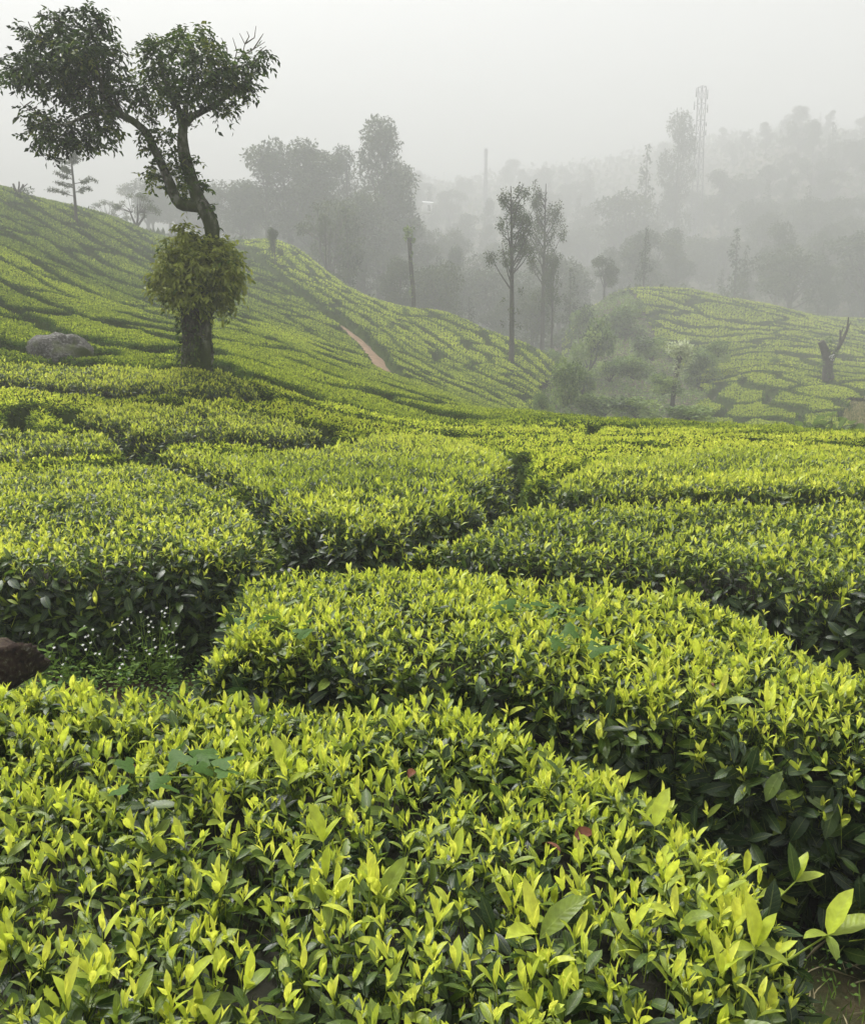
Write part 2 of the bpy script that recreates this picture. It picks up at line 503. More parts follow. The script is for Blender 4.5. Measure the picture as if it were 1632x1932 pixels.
def stem(mb, p0, p1, r, age):
    p0, p1 = np.array(p0, float), np.array(p1, float)
    a = np.array([0, 2.1, 4.2])
    ring = np.stack([np.cos(a), np.sin(a), 0 * a], -1) * r
    mb.add(np.vstack([p0 + ring, p1 + ring * .7]), [(0, 1, 4, 3), (1, 2, 5, 4), (2, 0, 3, 5)], np.tile([0.5, 0, age], (6, 1)))


def young_shoot(seed, nseg, big=1.0, low=False):
    r = np.random.default_rng(seed); mb = MB()
    h = r.uniform(.03, .05) * big
    lean = r.normal(0, .006, 2)
    top = np.array([lean[0], lean[1], h])
    stem(mb, (0, 0, -.05), top, .0013 * big, .35)
    az = r.uniform(0, 2 * pi)
    if not low: curved_leaf(mb, top, az, r.uniform(.05, .2), r.uniform(-.1, .2), r.uniform(.022, .034) * big, .006 * big, .9, 0.02, max(2, nseg - 2))
    spec = [(.85, r.uniform(.12, .35), r.uniform(0, .6), r.uniform(.034, .050), .33, .04),
            (.6, r.uniform(.3, .7), r.uniform(.1, .8), r.uniform(.042, .060), .37, .13),
            (.3, r.uniform(.7, 1.15), r.uniform(.1, .8), r.uniform(.042, .062), .40, .36)]
    if r.random() < .55: spec.append((.0, r.uniform(.9, 1.4), r.uniform(.0, .7), r.uniform(.045, .065), .42, .55))
    for hh, th, bd, L, wr, ag in spec:
        az += 2.4 + r.normal(0, .35)
        curved_leaf(mb, np.array([lean[0] * hh, lean[1] * hh, h * hh]), az, th, bd, L * big, L * wr * big, r.uniform(.2, .55), max(0, ag + r.normal(0, .05)), nseg, r.normal(0, .25))
    return mb


def mature_spray(seed, nseg):
    r = np.random.default_rng(seed); mb = MB()
    az = r.uniform(0, 2 * pi)
    for _ in range(2):
        e = np.array([r.normal(0, .02), r.normal(0, .02), r.uniform(.02, .055)])
        stem(mb, (0, 0, -.05), e, .0014, r.choice([.45, .9]))
    stem(mb, (0, 0, -.06), (0, 0, .02), .0018, .8)
    for k in range(r.integers(4, 6)):
        az += 2.4 + r.normal(0, .4)
        L = r.uniform(.042, .068)
        curved_leaf(mb, np.array([0, 0, .02 - .014 * k]), az, r.uniform(.8, 1.5), r.uniform(.1, .9), L, L * r.uniform(.36, .44), r.uniform(.12, .35), np.clip(r.normal(.80, .13), .5, 1), nseg, r.normal(0, .3))
    return mb


def proto_list(fn, seeds, mat, name):
    out = []
    for s_ in seeds:
        me = fn(s_).mesh(name, mat, True)
        out.append(me)
    return out


P_YOUNG = proto_list(lambda s: young_shoot(s, 4, 1.0), range(110, 126), M_TEA, "tea_shoot")
P_BIG = proto_list(lambda s: young_shoot(s, 5, 1.75), range(30, 35), M_TEA, "tall_tea_shoot")
P_OLD = proto_list(lambda s: mature_spray(s, 4), range(150, 162), M_TEA, "mature_spray")
P_YOUNG_LO = proto_list(lambda s: young_shoot(s, 2, 1.05), range(70, 77), M_TEA, "tea_shoot_small")
P_OLD_LO = proto_list(lambda s: mature_spray(s, 2), range(90, 96), M_TEA, "mature_spray_small")


def scatter_group(name, meshes):
    """geometry nodes: the shoot meshes stood on the points of the host mesh"""
    ng = bpy.data.node_groups.new(name, 'GeometryNodeTree')
    ng.interface.new_socket("Geometry", in_out='INPUT', socket_type='NodeSocketGeometry')
    ng.interface.new_socket("Geometry", in_out='OUTPUT', socket_type='NodeSocketGeometry')
    n, l = ng.nodes, ng.links
    gi, go = n.new("NodeGroupInput"), n.new("NodeGroupOutput")
    jn = n.new("GeometryNodeJoinGeometry")
    for k, me in enumerate(meshes):
        o = bpy.data.objects.new(name + "_source", me)             # never linked to the scene
        oi = n.new("GeometryNodeObjectInfo"); oi.inputs["Object"].default_value = o
        gt = n.new("GeometryNodeGeometryToInstance")
        l.new(oi.outputs["Geometry"], gt.inputs[0]); l.new(gt.outputs[0], jn.inputs[0])
    ip = n.new("GeometryNodeInstanceOnPoints"); ip.inputs["Pick Instance"].default_value = True
    def attr(nm, t, sock):
        a = n.new("GeometryNodeInputNamedAttribute"); a.data_type = t; a.inputs["Name"].default_value = nm
        l.new(a.outputs[0], ip.inputs[sock])
    attr("rot", 'FLOAT_VECTOR', "Rotation"); attr("scl", 'FLOAT', "Scale"); attr("idx", 'INT', "Instance Index")
    l.new(gi.outputs[0], ip.inputs["Points"]); l.new(jn.outputs[0], ip.inputs["Instance"]); l.new(ip.outputs[0], go.inputs[0])
    return ng


G_YOUNG = scatter_group("young_shoot_scatter", P_YOUNG)
G_BIG = scatter_group("tall_shoot_scatter", P_BIG)
G_OLD = scatter_group("mature_leaf_scatter", P_OLD)
G_YOUNG_LO = scatter_group("small_shoot_scatter", P_YOUNG_LO)
G_OLD_LO = scatter_group("small_leaf_scatter", P_OLD_LO)
G_SIZE = {G_YOUNG.name: 16, G_BIG.name: 5, G_OLD.name: 12, G_YOUNG_LO.name: 7, G_OLD_LO.name: 6}


def axis_euler(axis, spin):
    a = norm(axis)
    th = np.arccos(np.clip(a[:, 2], -1, 1)); al = np.arctan2(a[:, 1], a[:, 0])
    ca, sa, ct, st, cp, sp = np.cos(al), np.sin(al), np.cos(th), np.sin(th), np.cos(spin - al), np.sin(spin - al)
    R00 = ca * ct * cp - sa * sp; R10 = sa * ct * cp + ca * sp; R20 = -st * cp
    R21 = st * sp; R22 = ct
    return np.stack([np.arctan2(R21, R22), -np.arcsin(np.clip(R20, -1, 1)), np.arctan2(R10, R00)], -1)


def scatter(name, group, P, E, S, T, parent):
    if len(P) == 0: return None
    me = bpy.data.meshes.new(name)
    me.vertices.add(len(P)); me.vertices.foreach_set("co", np.asarray(P, np.float32).ravel())
    me.attributes.new("rot", 'FLOAT_VECTOR', 'POINT').data.foreach_set("vector", np.asarray(E, np.float32).ravel())
    me.attributes.new("scl", 'FLOAT', 'POINT').data.foreach_set("value", np.asarray(S, np.float32))
    me.attributes.new("tint", 'FLOAT', 'POINT').data.foreach_set("value", np.asarray(T, np.float32))
    me.attributes.new("idx", 'INT', 'POINT').data.foreach_set("value", rng.integers(0, G_SIZE[group.name], len(P)).astype(np.int32))
    o = link(name, me, parent, None, "stuff")
    md = o.modifiers.new("scatter", 'NODES'); md.node_group = group
    return o


# ------------------------------------------------------------------ near tea hedges
def chaikin(P, k=2):
    P = np.asarray(P, float)
    for _ in range(k):
        Q = np.roll(P, -1, 0)
        P = np.stack([.75 * P + .25 * Q, .25 * P + .75 * Q], 1).reshape(-1, 2)
    return P


def poly_sd(P, X, Y):
    """signed distance to the polygon (inside positive) and inward direction"""
    X = np.asarray(X, float); Y = np.asarray(Y, float)
    D = np.full(X.shape, 1e9); ins = np.zeros(X.shape, bool)
    A = P; B = np.roll(P, -1, 0)
    for (ax, ay), (bx, by) in zip(A, B):
        ex, ey = bx - ax, by - ay
        t = np.clip(((X - ax) * ex + (Y - ay) * ey) / (ex * ex + ey * ey + 1e-12), 0, 1)
        D = np.minimum(D, (X - ax - t * ex) ** 2 + (Y - ay - t * ey) ** 2)
        c = ((ay > Y) != (by > Y))
        with np.errstate(divide='ignore', invalid='ignore'):
            ins ^= c & (X < ex * (Y - ay) / (ey if ey != 0 else 1e-12) + ax)
    return np.where(ins, 1, -1) * np.sqrt(D)


NEAR_POLYS = []
SHOOT = 0.61                                     # plucked table: shoots of two to four centimetres


def hedge(pxpoly, label, H=TEA_H, young=430, old=300, lod=0, parts=0, big=0, brown=0.0, yr=(0.6, 25), side_w=0.24, lift=0.0, side_k=1.0, sparse=0.0, full=1.0):
    W = np.array([pick(px, py, *yr)[:2] for px, py in pxpoly])
    P = chaikin(W, 2)
    am = (.05 if lod == 0 else .16)
    P = P + am * np.stack([noise2(P[:, 0] * 2.4, P[:, 1] * 2.4, 4.0), noise2(P[:, 0] * 2.4, P[:, 1] * 2.4, 9.0)], -1)
    NEAR_POLYS.append(P)
    cen = P.mean(0)
    root = empty("tea_bush", (cen[0], cen[1], float(ground_z(*cen))), label, "tea bush")
    off = np.array(root.location)

    def top_z(x, y, d, ins=0.0):
        q = np.clip(1 - (d - ins) / side_w, 0, 1)
        z = ground_z(x, y) + H * np.sqrt(np.clip(1 - q ** 2.2, 0, 1)) * (1 + 0.0 * x)
        return z + lift + 0.03 * noise2(x * 2.2, y * 2.2, 5.0) + .014 * noise2(x * 7, y * 7, 6.0)
    lo, hi = P.min(0) - .1, P.max(0) + .1
    area = .5 * abs(np.dot(P[:, 0], np.roll(P[:, 1], -1)) - np.dot(P[:, 1], np.roll(P[:, 0], -1)))
    # twiggy inside
    res = max(.05, math.sqrt(area / 2500))
    gx = np.arange(lo[0], hi[0] + res, res); gy = np.arange(lo[1], hi[1] + res, res)
    GX, GY = np.meshgrid(gx, gy)
    D = poly_sd(P, GX, GY)
    Z = np.where(D > .05, top_z(GX, GY, D, .11) - .095, ground_z(GX, GY) - .05)
    V = np.stack([GX, GY, Z], -1).reshape(-1, 3) - off
    nx = len(gx)
    i = (np.arange(len(gy) - 1)[:, None] * nx + np.arange(nx - 1)[None]).ravel()
    F = np.stack([i, i + 1, i + nx + 1, i + nx], -1)
    F = F[(D.ravel()[F] > -.02).all(1)]
    used, inv = np.unique(F, return_inverse=True)
    link("twigs", mesh_np("twigs", V[used], inv.reshape(F.shape), None, M_WOODY, True), root, None, "stuff" if lod else None)

    def sample(n_top, n_side_per_m2):
        n = int(n_top * (hi[0] - lo[0]) * (hi[1] - lo[1]))
        x, y = rng.uniform(lo[0], hi[0], n), rng.uniform(lo[1], hi[1], n)
        d = poly_sd(P, x, y)
        k = d > side_w * .55
        x, y, d = x[k], y[k], d[k]
        z = top_z(x, y, d)
        nrm = np.tile([0, 0, 1.0], (len(x), 1))
        # sides
        A, B = P, np.roll(P, -1, 0)
        el = np.linalg.norm(B - A, axis=1)
        m = int(el.sum() * (H + side_w) * n_side_per_m2)
        e = rng.choice(len(P), m, p=el / el.sum())
        q = A[e] + (B - A)[e] * rng.random(m)[:, None]
        t = norm((B - A)[e]); o = np.stack([t[:, 1], -t[:, 0]], -1)
        sgn = np.sign(((P[:, 0] * np.roll(P[:, 1], -1)) - (P[:, 1] * np.roll(P[:, 0], -1))).sum())
        o = o * sgn                                            # outward
        ph = np.arcsin(np.clip(rng.random(m) ** .8, 0, 1))
        qd = side_w * (1 - np.cos(ph)) + rng.uniform(-.02, .05, m)
        sx, sy = q[:, 0] - o[:, 0] * qd, q[:, 1] - o[:, 1] * qd
        zz = ground_z(sx, sy) + lift + H * (0.10 + .9 * np.sin(ph)) + .03 * noise2(sx * 2.2, sy * 2.2, 5.0)
        sn = np.stack([o[:, 0] * np.cos(ph), o[:, 1] * np.cos(ph), np.sin(ph)], -1)
        return (np.concatenate([np.stack([x, y, z], -1), np.stack([sx, sy, zz], -1)]), np.concatenate([nrm, sn]),
                np.concatenate([np.ones(len(x)), np.sin(ph) ** 1.0 * .95]))

    gy_, go_ = (G_YOUNG, G_OLD) if lod == 0 else (G_YOUNG_LO, G_OLD_LO)
    # mature leaves
    old = old * 1.5; young = young * 3.1
    Pm, Nm, hm = sample(old, old * .75 * side_k)
    ax = Nm * .9 + rng.normal(0, .35, Pm.shape)
    Pm = Pm - Nm * rng.uniform(.005, .06, (len(Pm), 1))
    sm = (1 if lod == 0 else 1.25) * rng.uniform(.7, 1.1, len(Pm)) * (.85 + .5 * (hm < .85))
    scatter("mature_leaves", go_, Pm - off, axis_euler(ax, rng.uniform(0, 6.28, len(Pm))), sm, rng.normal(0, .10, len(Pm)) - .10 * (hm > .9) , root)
    # young shoots: mostly on the plucked table, in drifts
    Py, Ny, hy = sample(young, young * .6)
    drift = noise2(Py[:, 0] * 1.7, Py[:, 1] * 1.7, 3.0) * .6 + noise2(Py[:, 0] * 5, Py[:, 1] * 5, 8.0) * .5
    keep = rng.random(len(Py)) < (1 - sparse * smooth(1.75, .95, Py[:, 1])) * full * np.clip(.80 + .42 * drift, .25, 1) * np.clip((hy - .42) / .42, 0.05, 1)
    Py, Ny, hy, drift = Py[keep], Ny[keep], hy[keep], drift[keep]
    ax = Ny * .45 + np.array([0, 0, .75]) + rng.normal(0, .24, Py.shape)
    sy = (SHOOT if lod == 0 else SHOOT * 1.4) * np.clip(rng.normal(.92, .30, len(Py)), .35, 1.8) * (1 + .12 * drift)
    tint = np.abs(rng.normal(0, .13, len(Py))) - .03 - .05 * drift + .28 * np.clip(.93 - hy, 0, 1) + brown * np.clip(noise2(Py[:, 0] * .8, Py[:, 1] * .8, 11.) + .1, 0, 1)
    Ey = axis_euler(ax, rng.uniform(0, 6.28, len(Py)))
    Py = Py + np.array([0, 0, 1.0]) * (rng.normal(-.012, .012, len(Py)) + .008 * drift)[:, None]
    if parts:
        # the shoots that show largest are parts of their own
        qx, qy = px_of(Py[:, 0], Py[:, 1], Py[:, 2])
        inside = (qx > -20) & (qx < 1652) & (qy > 0) & (qy < 1960)
        score = np.where(inside, sy / np.hypot(Py[:, 1], Py[:, 0] * .6), -1)
        o_ = np.argsort(-score)
        own = o_[:parts]; own = own[score[own] > 0]
        for k in own:
            big_one = rng.random() < (big / max(parts, 1))
            me = P_BIG[rng.integers(0, 5)] if big_one else P_YOUNG[rng.integers(0, 16)]
            so = bpy.data.objects.new("tea_shoot", me); COL.objects.link(so)
            so.parent = root; so.location = Py[k] - off; so.rotation_euler = Ey[k]
            so.scale = (sy[k] * (.8 if big_one else 1.0),) * 3
        mk = np.ones(len(Py), bool); mk[own] = False
        Py, Ey, sy, tint, drift = Py[mk], Ey[mk], sy[mk], tint[mk], drift[mk]
    bigm = rng.random(len(Py)) < (.035 if lod == 0 else .0)
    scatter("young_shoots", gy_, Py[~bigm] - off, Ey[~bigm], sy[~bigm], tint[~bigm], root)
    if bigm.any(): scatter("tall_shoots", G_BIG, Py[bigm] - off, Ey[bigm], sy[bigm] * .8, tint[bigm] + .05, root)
    return root, P


R1, PB1 = hedge([(-250, 1300), (0, 1293), (250, 1278), (420, 1292), (700, 1302), (1000, 1350), (1140, 1405), (1300, 1475), (1430, 1580), (1530, 1690), (1580, 1820), (1560, 2000), (1400, 2300), (-250, 2300), (-700, 1800)],
      "bright yellow-green tea bush nearest the camera, filling the bottom of the view", young=680, old=400, parts=300, big=26, yr=(.35, 25), side_w=.2, sparse=.15)
R2, PB2 = hedge([(392, 1125), (450, 1085), (560, 1064), (800, 1068), (1000, 1080), (1250, 1108), (1400, 1142), (1560, 1200), (1800, 1285), (2000, 1400), (1900, 1510), (1632, 1435), (1400, 1385), (1100, 1336), (700, 1290), (420, 1268), (312, 1240)],
      "rounded tea bush in the middle with broad-leaved vines creeping over its top", young=560, old=380, parts=300, big=12, full=.85, side_w=.22, side_k=1.3)
R3, PB3 = hedge([(-300, 1085), (0, 1078), (200, 1078), (400, 1062), (520, 1020), (535, 975), (450, 925), (340, 884), (200, 876), (0, 893), (-300, 905)],
      "wide tea bush at the left above the patch of white-flowered weeds", young=480, old=330, parts=300, big=10, full=.55, brown=.1, side_k=1.4)
R4, PB4 = hedge([(255, 852), (450, 850), (600, 848), (710, 820), (880, 832), (985, 866), (970, 912), (850, 975), (700, 1000), (580, 992), (480, 928), (380, 880)],
      "tea bush behind the dark cleft in the centre with browned sparse tips", young=420, old=280, lod=1, full=.6, brown=.2)
R5, PB5 = hedge([(700, 1040), (830, 1008), (910, 972), (1050, 955), (1300, 948), (1632, 946), (1950, 965), (2050, 1120), (1800, 1150), (1560, 1120), (1400, 1092), (1250, 1075), (900, 1052)],
      "long tea bush at right directly behind the rounded middle bush", young=460, old=300, lod=0, parts=150, full=.62, brown=.2, side_k=1.2)
R6, PB6 = hedge([(1010, 930), (1035, 895), (1140, 868), (1210, 850), (1400, 850), (1632, 862), (1950, 866), (1990, 940), (1632, 932), (1200, 932)],
      "domed tea bush at right with a brownish patch of worn shoots on top", young=420, old=270, lod=1, full=.6, brown=.3)
R7, PB7 = hedge([(-250, 812), (0, 806), (180, 812), (250, 830), (232, 850), (100, 858), (0, 864), (-250, 870)],
      "low tea bush strip at the left edge just behind the wide left bush", young=400, old=300, lod=1, full=.7)
R8, PB8 = hedge([(120, 792), (180, 762), (280, 752), (420, 768), (560, 793), (640, 814), (600, 830), (450, 830), (262, 822), (170, 806)],
      "lens-shaped tea bush in front of the dark-fronted row below the big tree", young=400, old=300, lod=1, full=.7)
R9, PB9 = hedge([(-250, 690), (0, 684), (200, 688), (330, 694), (430, 708), (505, 735), (480, 750), (400, 745), (250, 735), (90, 728), (0, 716), (-250, 712)],
      "tea bush row with a dark shaded front just below the foot of the big tree", young=380, old=300, lod=1, full=.6)

# ------------------------------------------------------------------ the hillsides: rows of clipped tea
PATH_PX = [(742, 700), (728, 682), (705, 655), (672, 622), (640, 597), (622, 587)]
PATH = np.array([pick(px, py, 24, 80) for px, py in PATH_PX])
GULLY_PX = [(735, 690), (705, 655), (660, 612), (600, 574), (545, 532), (490, 488), (455, 462)]
GULLY = np.array([pick(px, py, 24, 95) for px, py in GULLY_PX])


def polyline_dist(L, X, Y):
    D = np.full(X.shape, 1e9)
    for a, b in zip(L[:-1], L[1:]):
        ex, ey = b[0] - a[0], b[1] - a[1]
        t = np.clip(((X - a[0]) * ex + (Y - a[1]) * ey) / (ex * ex + ey * ey), 0, 1)
        D = np.minimum(D, np.hypot(X - a[0] - t * ex, Y - a[1] - t * ey))
    return D


NOTEA = np.array([(975, 21), (1000, 28), (1004, 34), (1022, 40), (1020, 46), (1040, 52), (1050, 60), (1060, 75), (1090, 92), (1130, 99), (1175, 95), (1200, 84), (1235, 72), (1290, 62), (1330, 52), (1275, 46), (1310, 36), (1420, 34), (1560, 33), (1632, 36), (2100, 38), (2100, 17), (1200, 17), (1020, 19)], float)


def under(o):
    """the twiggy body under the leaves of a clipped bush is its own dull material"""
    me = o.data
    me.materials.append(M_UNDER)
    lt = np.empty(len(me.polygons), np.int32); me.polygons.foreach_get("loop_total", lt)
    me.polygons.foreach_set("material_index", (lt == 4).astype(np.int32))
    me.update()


def build_hillside():
    Y = np.exp(np.linspace(math.log(6.2), math.log(122), 620))
    u = np.arange(-.66, .68, .0036)
    YY, UU = np.meshgrid(Y, u, indexing='ij')
    XX = UU * YY
    ZC = canopy(XX, YY)
    PX = CX + UU * FPX
    # what a viewer near the camera can see: running horizon along each column
    e = (ZC + .1 - CAM_Z) / YY
    vis = e >= np.maximum.accumulate(e, 0) - .012
    region = np.zeros(YY.shape, int)                       # 1 near crest, 2 left hill, 3 spur, 4 right hill
    region[YY < 12.5] = 1
    gx = np.interp(YY, GULLY[:, 1], GULLY[:, 0] / GULLY[:, 1])
    left = (UU < gx) | (YY < GULLY[0, 1])
    region[(YY >= 12.5) & left] = 2
    region[(YY >= 12.5) & ~left] = 3
    region[(YY >= 18) & (PX > 1045)] = 4
    tea = np.ones(YY.shape, bool)
    tea &= poly_sd(NOTEA, PX, YY) < 0
    tea &= ~((region == 4) & (YY < 30))
    tea &= ~((YY < 45 + 1.5 * noise2(XX * .8, YY * .8, 2.)) & (YY > 20) & (PX > 1600 + 10 * noise2(XX * .9, YY * .5, 1.)))
    # crests: tea stops where each slope turns over
    ymax = np.interp(PX, [-400, 0, 200, 400, 480, 560, 700, 850, 1000, 1040, 1060, 1300, 1450, 1632, 2000], [62, 64, 70, 88, 92, 92, 73, 69, 66, 62, 100, 108, 110, 120, 120])
    tea &= YY < ymax
    warp = noise2(XX * .16, YY * .16, 1.0) * 1.1 + noise2(XX * .5, YY * .5, 2.0) * .35
    warp2 = noise2(XX * .2, YY * .2, 5.0) * 1.2 + noise2(XX * .6, YY * .6, 6.0) * .5
    r = np.zeros(YY.shape); t = np.zeros(YY.shape); wd = np.ones(YY.shape); ln = np.ones(YY.shape)
    m = region == 1
    r[m] = (YY + .06 * XX + .4 * warp)[m]; t[m] = (XX + .8 * warp2)[m]; wd[m] = 1.25; ln[m] = 3.2
    m = region == 2
    r[m] = (.62 * XX + .78 * YY + .6 * warp)[m]; t[m] = (.78 * XX - .62 * YY + warp2)[m]; wd[m] = 2.4; ln[m] = 6.0
    m = region == 3
    r[m] = (.90 * XX + .44 * YY + .9 * warp)[m]; t[m] = (-.44 * XX + .90 * YY + 1.3 * warp2)[m]; wd[m] = 1.7; ln[m] = 4.6
    m = region == 4
    low = smooth(62, 52, YY)
    low = YY + .1 * XX < 58
    up = (YY + .10 * XX + 2.2 * warp + 1.6 * noise2(XX * .07, YY * .07, 3.)); us = XX + .35 * YY + 2.2 * warp2
    r[m] = np.where(low, XX * 1.0 - .22 * YY + .8 * warp + 200, up)[m]; t[m] = np.where(low, YY + .2 * XX + 1.5 * warp2, us)[m]
    wd[m] = np.where(low, 2.5, 3.7)[m]; ln[m] = np.where(low, 8.0, 9.0)[m]
    # bushes: jittered cells stretched along the rows; b = metres to the nearest gap
    ra = r / wd
    k0 = np.floor(ra)
    jit_a = np.where(region == 2, .22, np.where(region == 1, .30, .55)); jit_c = .75

    def hsh(i, j, s_): return np.modf(np.abs(np.sin(i * 12.9898 + j * 78.233 + s_) * 43758.5453))[0]
    best = np.full((2,) + r.shape, 1e9); ids = np.zeros((2,) + r.shape + (2,)); pos = np.zeros((2,) + r.shape + (2,))
    for di in (-1, 0, 1):
        ki = k0 + di
        ca = t / ln + ki * .618
        q0 = np.floor(ca)
        for dj in (-1, 0, 1):
            qj = q0 + dj
            sa = ki + .5 + jit_a * (hsh(ki, qj, region * 3.1) - .5)
            sc_ = qj + .5 + jit_c * (hsh(ki, qj, region * 5.7 + 2.) - .5) - ki * .618
            d = (ra - sa) ** 2 + (t / ln - sc_) ** 2
            new = np.stack([ki, qj], -1); np_ = np.stack([sa, sc_], -1)
            c0 = d < best[0]; c1 = ~c0 & (d < best[1])
            best[1] = np.where(c0, best[0], np.where(c1, d, best[1]))
            ids[1] = np.where(c0[..., None], ids[0], np.where(c1[..., None], new, ids[1]))
            pos[1] = np.where(c0[..., None], pos[0], np.where(c1[..., None], np_, pos[1]))
            best[0] = np.where(c0, d, best[0])
            ids[0] = np.where(c0[..., None], new, ids[0]); pos[0] = np.where(c0[..., None], np_, pos[0])
    dv = pos[1] - pos[0]; dl = np.linalg.norm(dv, axis=-1) + 1e-6
    nb = dv / dl[..., None]
    b = .5 * (best[1] - best[0]) / dl / np.sqrt((nb[..., 0] / wd) ** 2 + (nb[..., 1] / ln) ** 2)
    k, q = ids[0][..., 0], ids[0][..., 1]
    # some gaps have closed up, others gape
    ed = hsh(ids[0][..., 0] + ids[1][..., 0], ids[0][..., 1] + ids[1][..., 1], 4.)
    b = b + np.where(ed < .22, .16, 0) - np.where(ed > .9, .12, 0) + .05 * noise2(XX * 1.3, YY * 1.3, 3.)
    b = np.minimum(b, polyline_dist(PATH, XX, YY) - .40)
    b = np.where((region > 1), np.minimum(b, polyline_dist(GULLY, XX, YY) - .12), b)
    for P in NEAR_POLYS:
        lo, hi = P.min(0) - .5, P.max(0) + .5
        mk = (XX > lo[0]) & (XX < hi[0]) & (YY > lo[1]) & (YY < hi[1])
        if mk.any(): b[mk] = np.minimum(b[mk], -poly_sd(P, XX[mk], YY[mk]) - .02)
    # the trunk of the big tree and the rock stand between the rows
    for (cx_, cy_, rr) in OBST:
        b = np.minimum(b, np.hypot(XX - cx_, YY - cy_) - rr)
    gapw = np.where(region == 1, .24, np.where(region == 2, .34, np.where(region == 3, .26, .36)))
    b = b - np.where(region == 1, -.04, np.where(region == 3, .05, .08))
    hh = smooth(0, 1, b / gapw)
    Z = ZC - TEA_H + (TEA_H - .02) * np.sqrt(hh) + .05 * noise2(XX * 1.1, YY * 1.1, 2.) + .03 * noise2(XX * 3.1, YY * 3.1, 4.)
    ok = tea & (b > -.30) & vis
    nu = len(u)
    i = np.arange(len(Y) - 1)[:, None] * nu + np.arange(nu - 1)[None]
    F = np.stack([i, i + 1, i + nu + 1, i + nu], -1).reshape(-1, 4)
    fl = ok.ravel()[F].all(1)
    F = F[fl]
    cell = (region.ravel().astype(np.int64) * 4000 + (k.ravel() + 1000).astype(np.int64)) * 4000 + (q.ravel() + 1000).astype(np.int64)
    fc = cell[F[:, 0]]
    V = np.stack([XX, YY, Z], -1).reshape(-1, 3)
    p0, p1, p2, p3 = (V[F[:, j]] for j in range(4))
    n1 = np.cross(p2 - p0, p3 - p1)
    area = np.linalg.norm(n1, axis=1) * .5
    nrm = n1 / np.maximum(np.linalg.norm(n1, axis=1), 1e-9)[:, None]
    nrm *= np.sign(nrm[:, 2:3] + 1e-9)
    cen = (p0 + p1 + p2 + p3) / 4
    dist = cen[:, 1]
    view = norm(np.array([0, 0, CAM_Z]) - cen)
    facing = np.clip((nrm * view).sum(1), .04, 1)
    inpx = np.abs(cen[:, 0] / cen[:, 1]) < .56
    scr = area * facing / dist ** 2 * inpx
    # tufts of leaves
    L = np.maximum(.036, dist * .00165)
    dens = np.clip(np.where(dist < 14, 1.7, 2.0) * area / L ** 2 * np.clip(facing * 2.2, .35, 1), 0, 60)
    reg_f = region.ravel()[F[:, 0]]
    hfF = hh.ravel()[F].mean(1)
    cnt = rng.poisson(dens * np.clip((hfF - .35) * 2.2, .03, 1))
    ti = np.repeat(np.arange(len(F)), cnt)
    w = rng.dirichlet((1, 1, 1, 1), len(ti))
    tp = p0[ti] * w[:, :1] + p1[ti] * w[:, 1:2] + p2[ti] * w[:, 2:3] + p3[ti] * w[:, 3:]
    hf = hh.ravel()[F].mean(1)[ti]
    tn, tL, tc, tr = nrm[ti], L[ti], fc[ti], reg_f[ti]
    patch = noise2(tp[:, 0] * .25, tp[:, 1] * .25, 7.)
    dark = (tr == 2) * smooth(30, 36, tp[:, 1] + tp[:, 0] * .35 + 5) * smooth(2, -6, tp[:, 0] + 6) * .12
    age = np.clip(np.where(tr == 1, .10, np.where(tr == 2, .35, .30)) + .08 * patch + .9 * (1 - hf) ** .7 + dark + rng.normal(0, .07, len(ti)), 0, 1)  # darker towards gaps and sides: older leaves there, plus shade painted into the colour
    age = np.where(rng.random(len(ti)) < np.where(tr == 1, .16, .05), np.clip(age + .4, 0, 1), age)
    mb_p, mb_d, mb_l, mb_a, mb_c = [], [], [], [], []
    for j in range(2):
        d = tn * .6 + np.array([0, 0, .3]) + rng.normal(0, .6, tp.shape)
        mb_p.append(tp + rng.normal(0, .18, tp.shape) * tL[:, None] - tn * tL[:, None] * .25); mb_d.append(d); mb_l.append(tL * rng.uniform(.8, 1.5, len(ti))); mb_a.append(np.clip(age + rng.normal(0, .06, len(ti)), 0, 1)); mb_c.append(tc)
    lp, ld, ll, la, lc = (np.concatenate(a) for a in (mb_p, mb_d, mb_l, mb_a, mb_c))
    uc, inv = np.unique(fc, return_inverse=True)
    tot = np.zeros(len(uc)); np.add.at(tot, inv, scr)
    order = uc[np.argsort(-tot)]
    rank = {c: j for j, c in enumerate(order)}
    own = set(order[:288].tolist())
    fs = np.argsort(fc, kind='stable'); fcs = fc[fs]
    ls = np.argsort(lc, kind='stable'); lcs = lc[ls]
    print("hill cells", len(uc), "faces", len(F), "leaves", len(lp))
    rest = MB()
    names = {1: ("tea bush clipped flat on the near rise below the hillsides", "tea bushes on the near rise"),
             2: ("tea bush in a slanting row on the left hillside", "tea bushes on the left hillside"),
             3: ("tea bush between wriggling dark cracks on the spur right of the dirt path", "tea bushes on the spur"),
             4: ("tea bush in a contour row on the rounded hill across the valley", "tea bushes on the far rounded hill")}
    for c in uc:
        f = F[fs[np.searchsorted(fcs, c):np.searchsorted(fcs, c, 'right')]]
        a0, a1 = np.searchsorted(lcs, c), np.searchsorted(lcs, c, 'right')
        li = ls[a0:a1]
        used, iv = np.unique(f, return_inverse=True)
        mine = c in own
        mb = MB() if mine else rest
        bv = V[used].copy(); bv[:, 2] -= .04
        o0 = bv.mean(0) if mine else np.zeros(3)
        if mine: o0[2] -= .3
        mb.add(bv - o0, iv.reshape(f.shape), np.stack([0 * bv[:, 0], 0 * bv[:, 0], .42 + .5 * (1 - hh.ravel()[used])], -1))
        mb.leaves(lp[li] - o0, ld[li], ll[li], ll[li] * .46, la[li], rng)
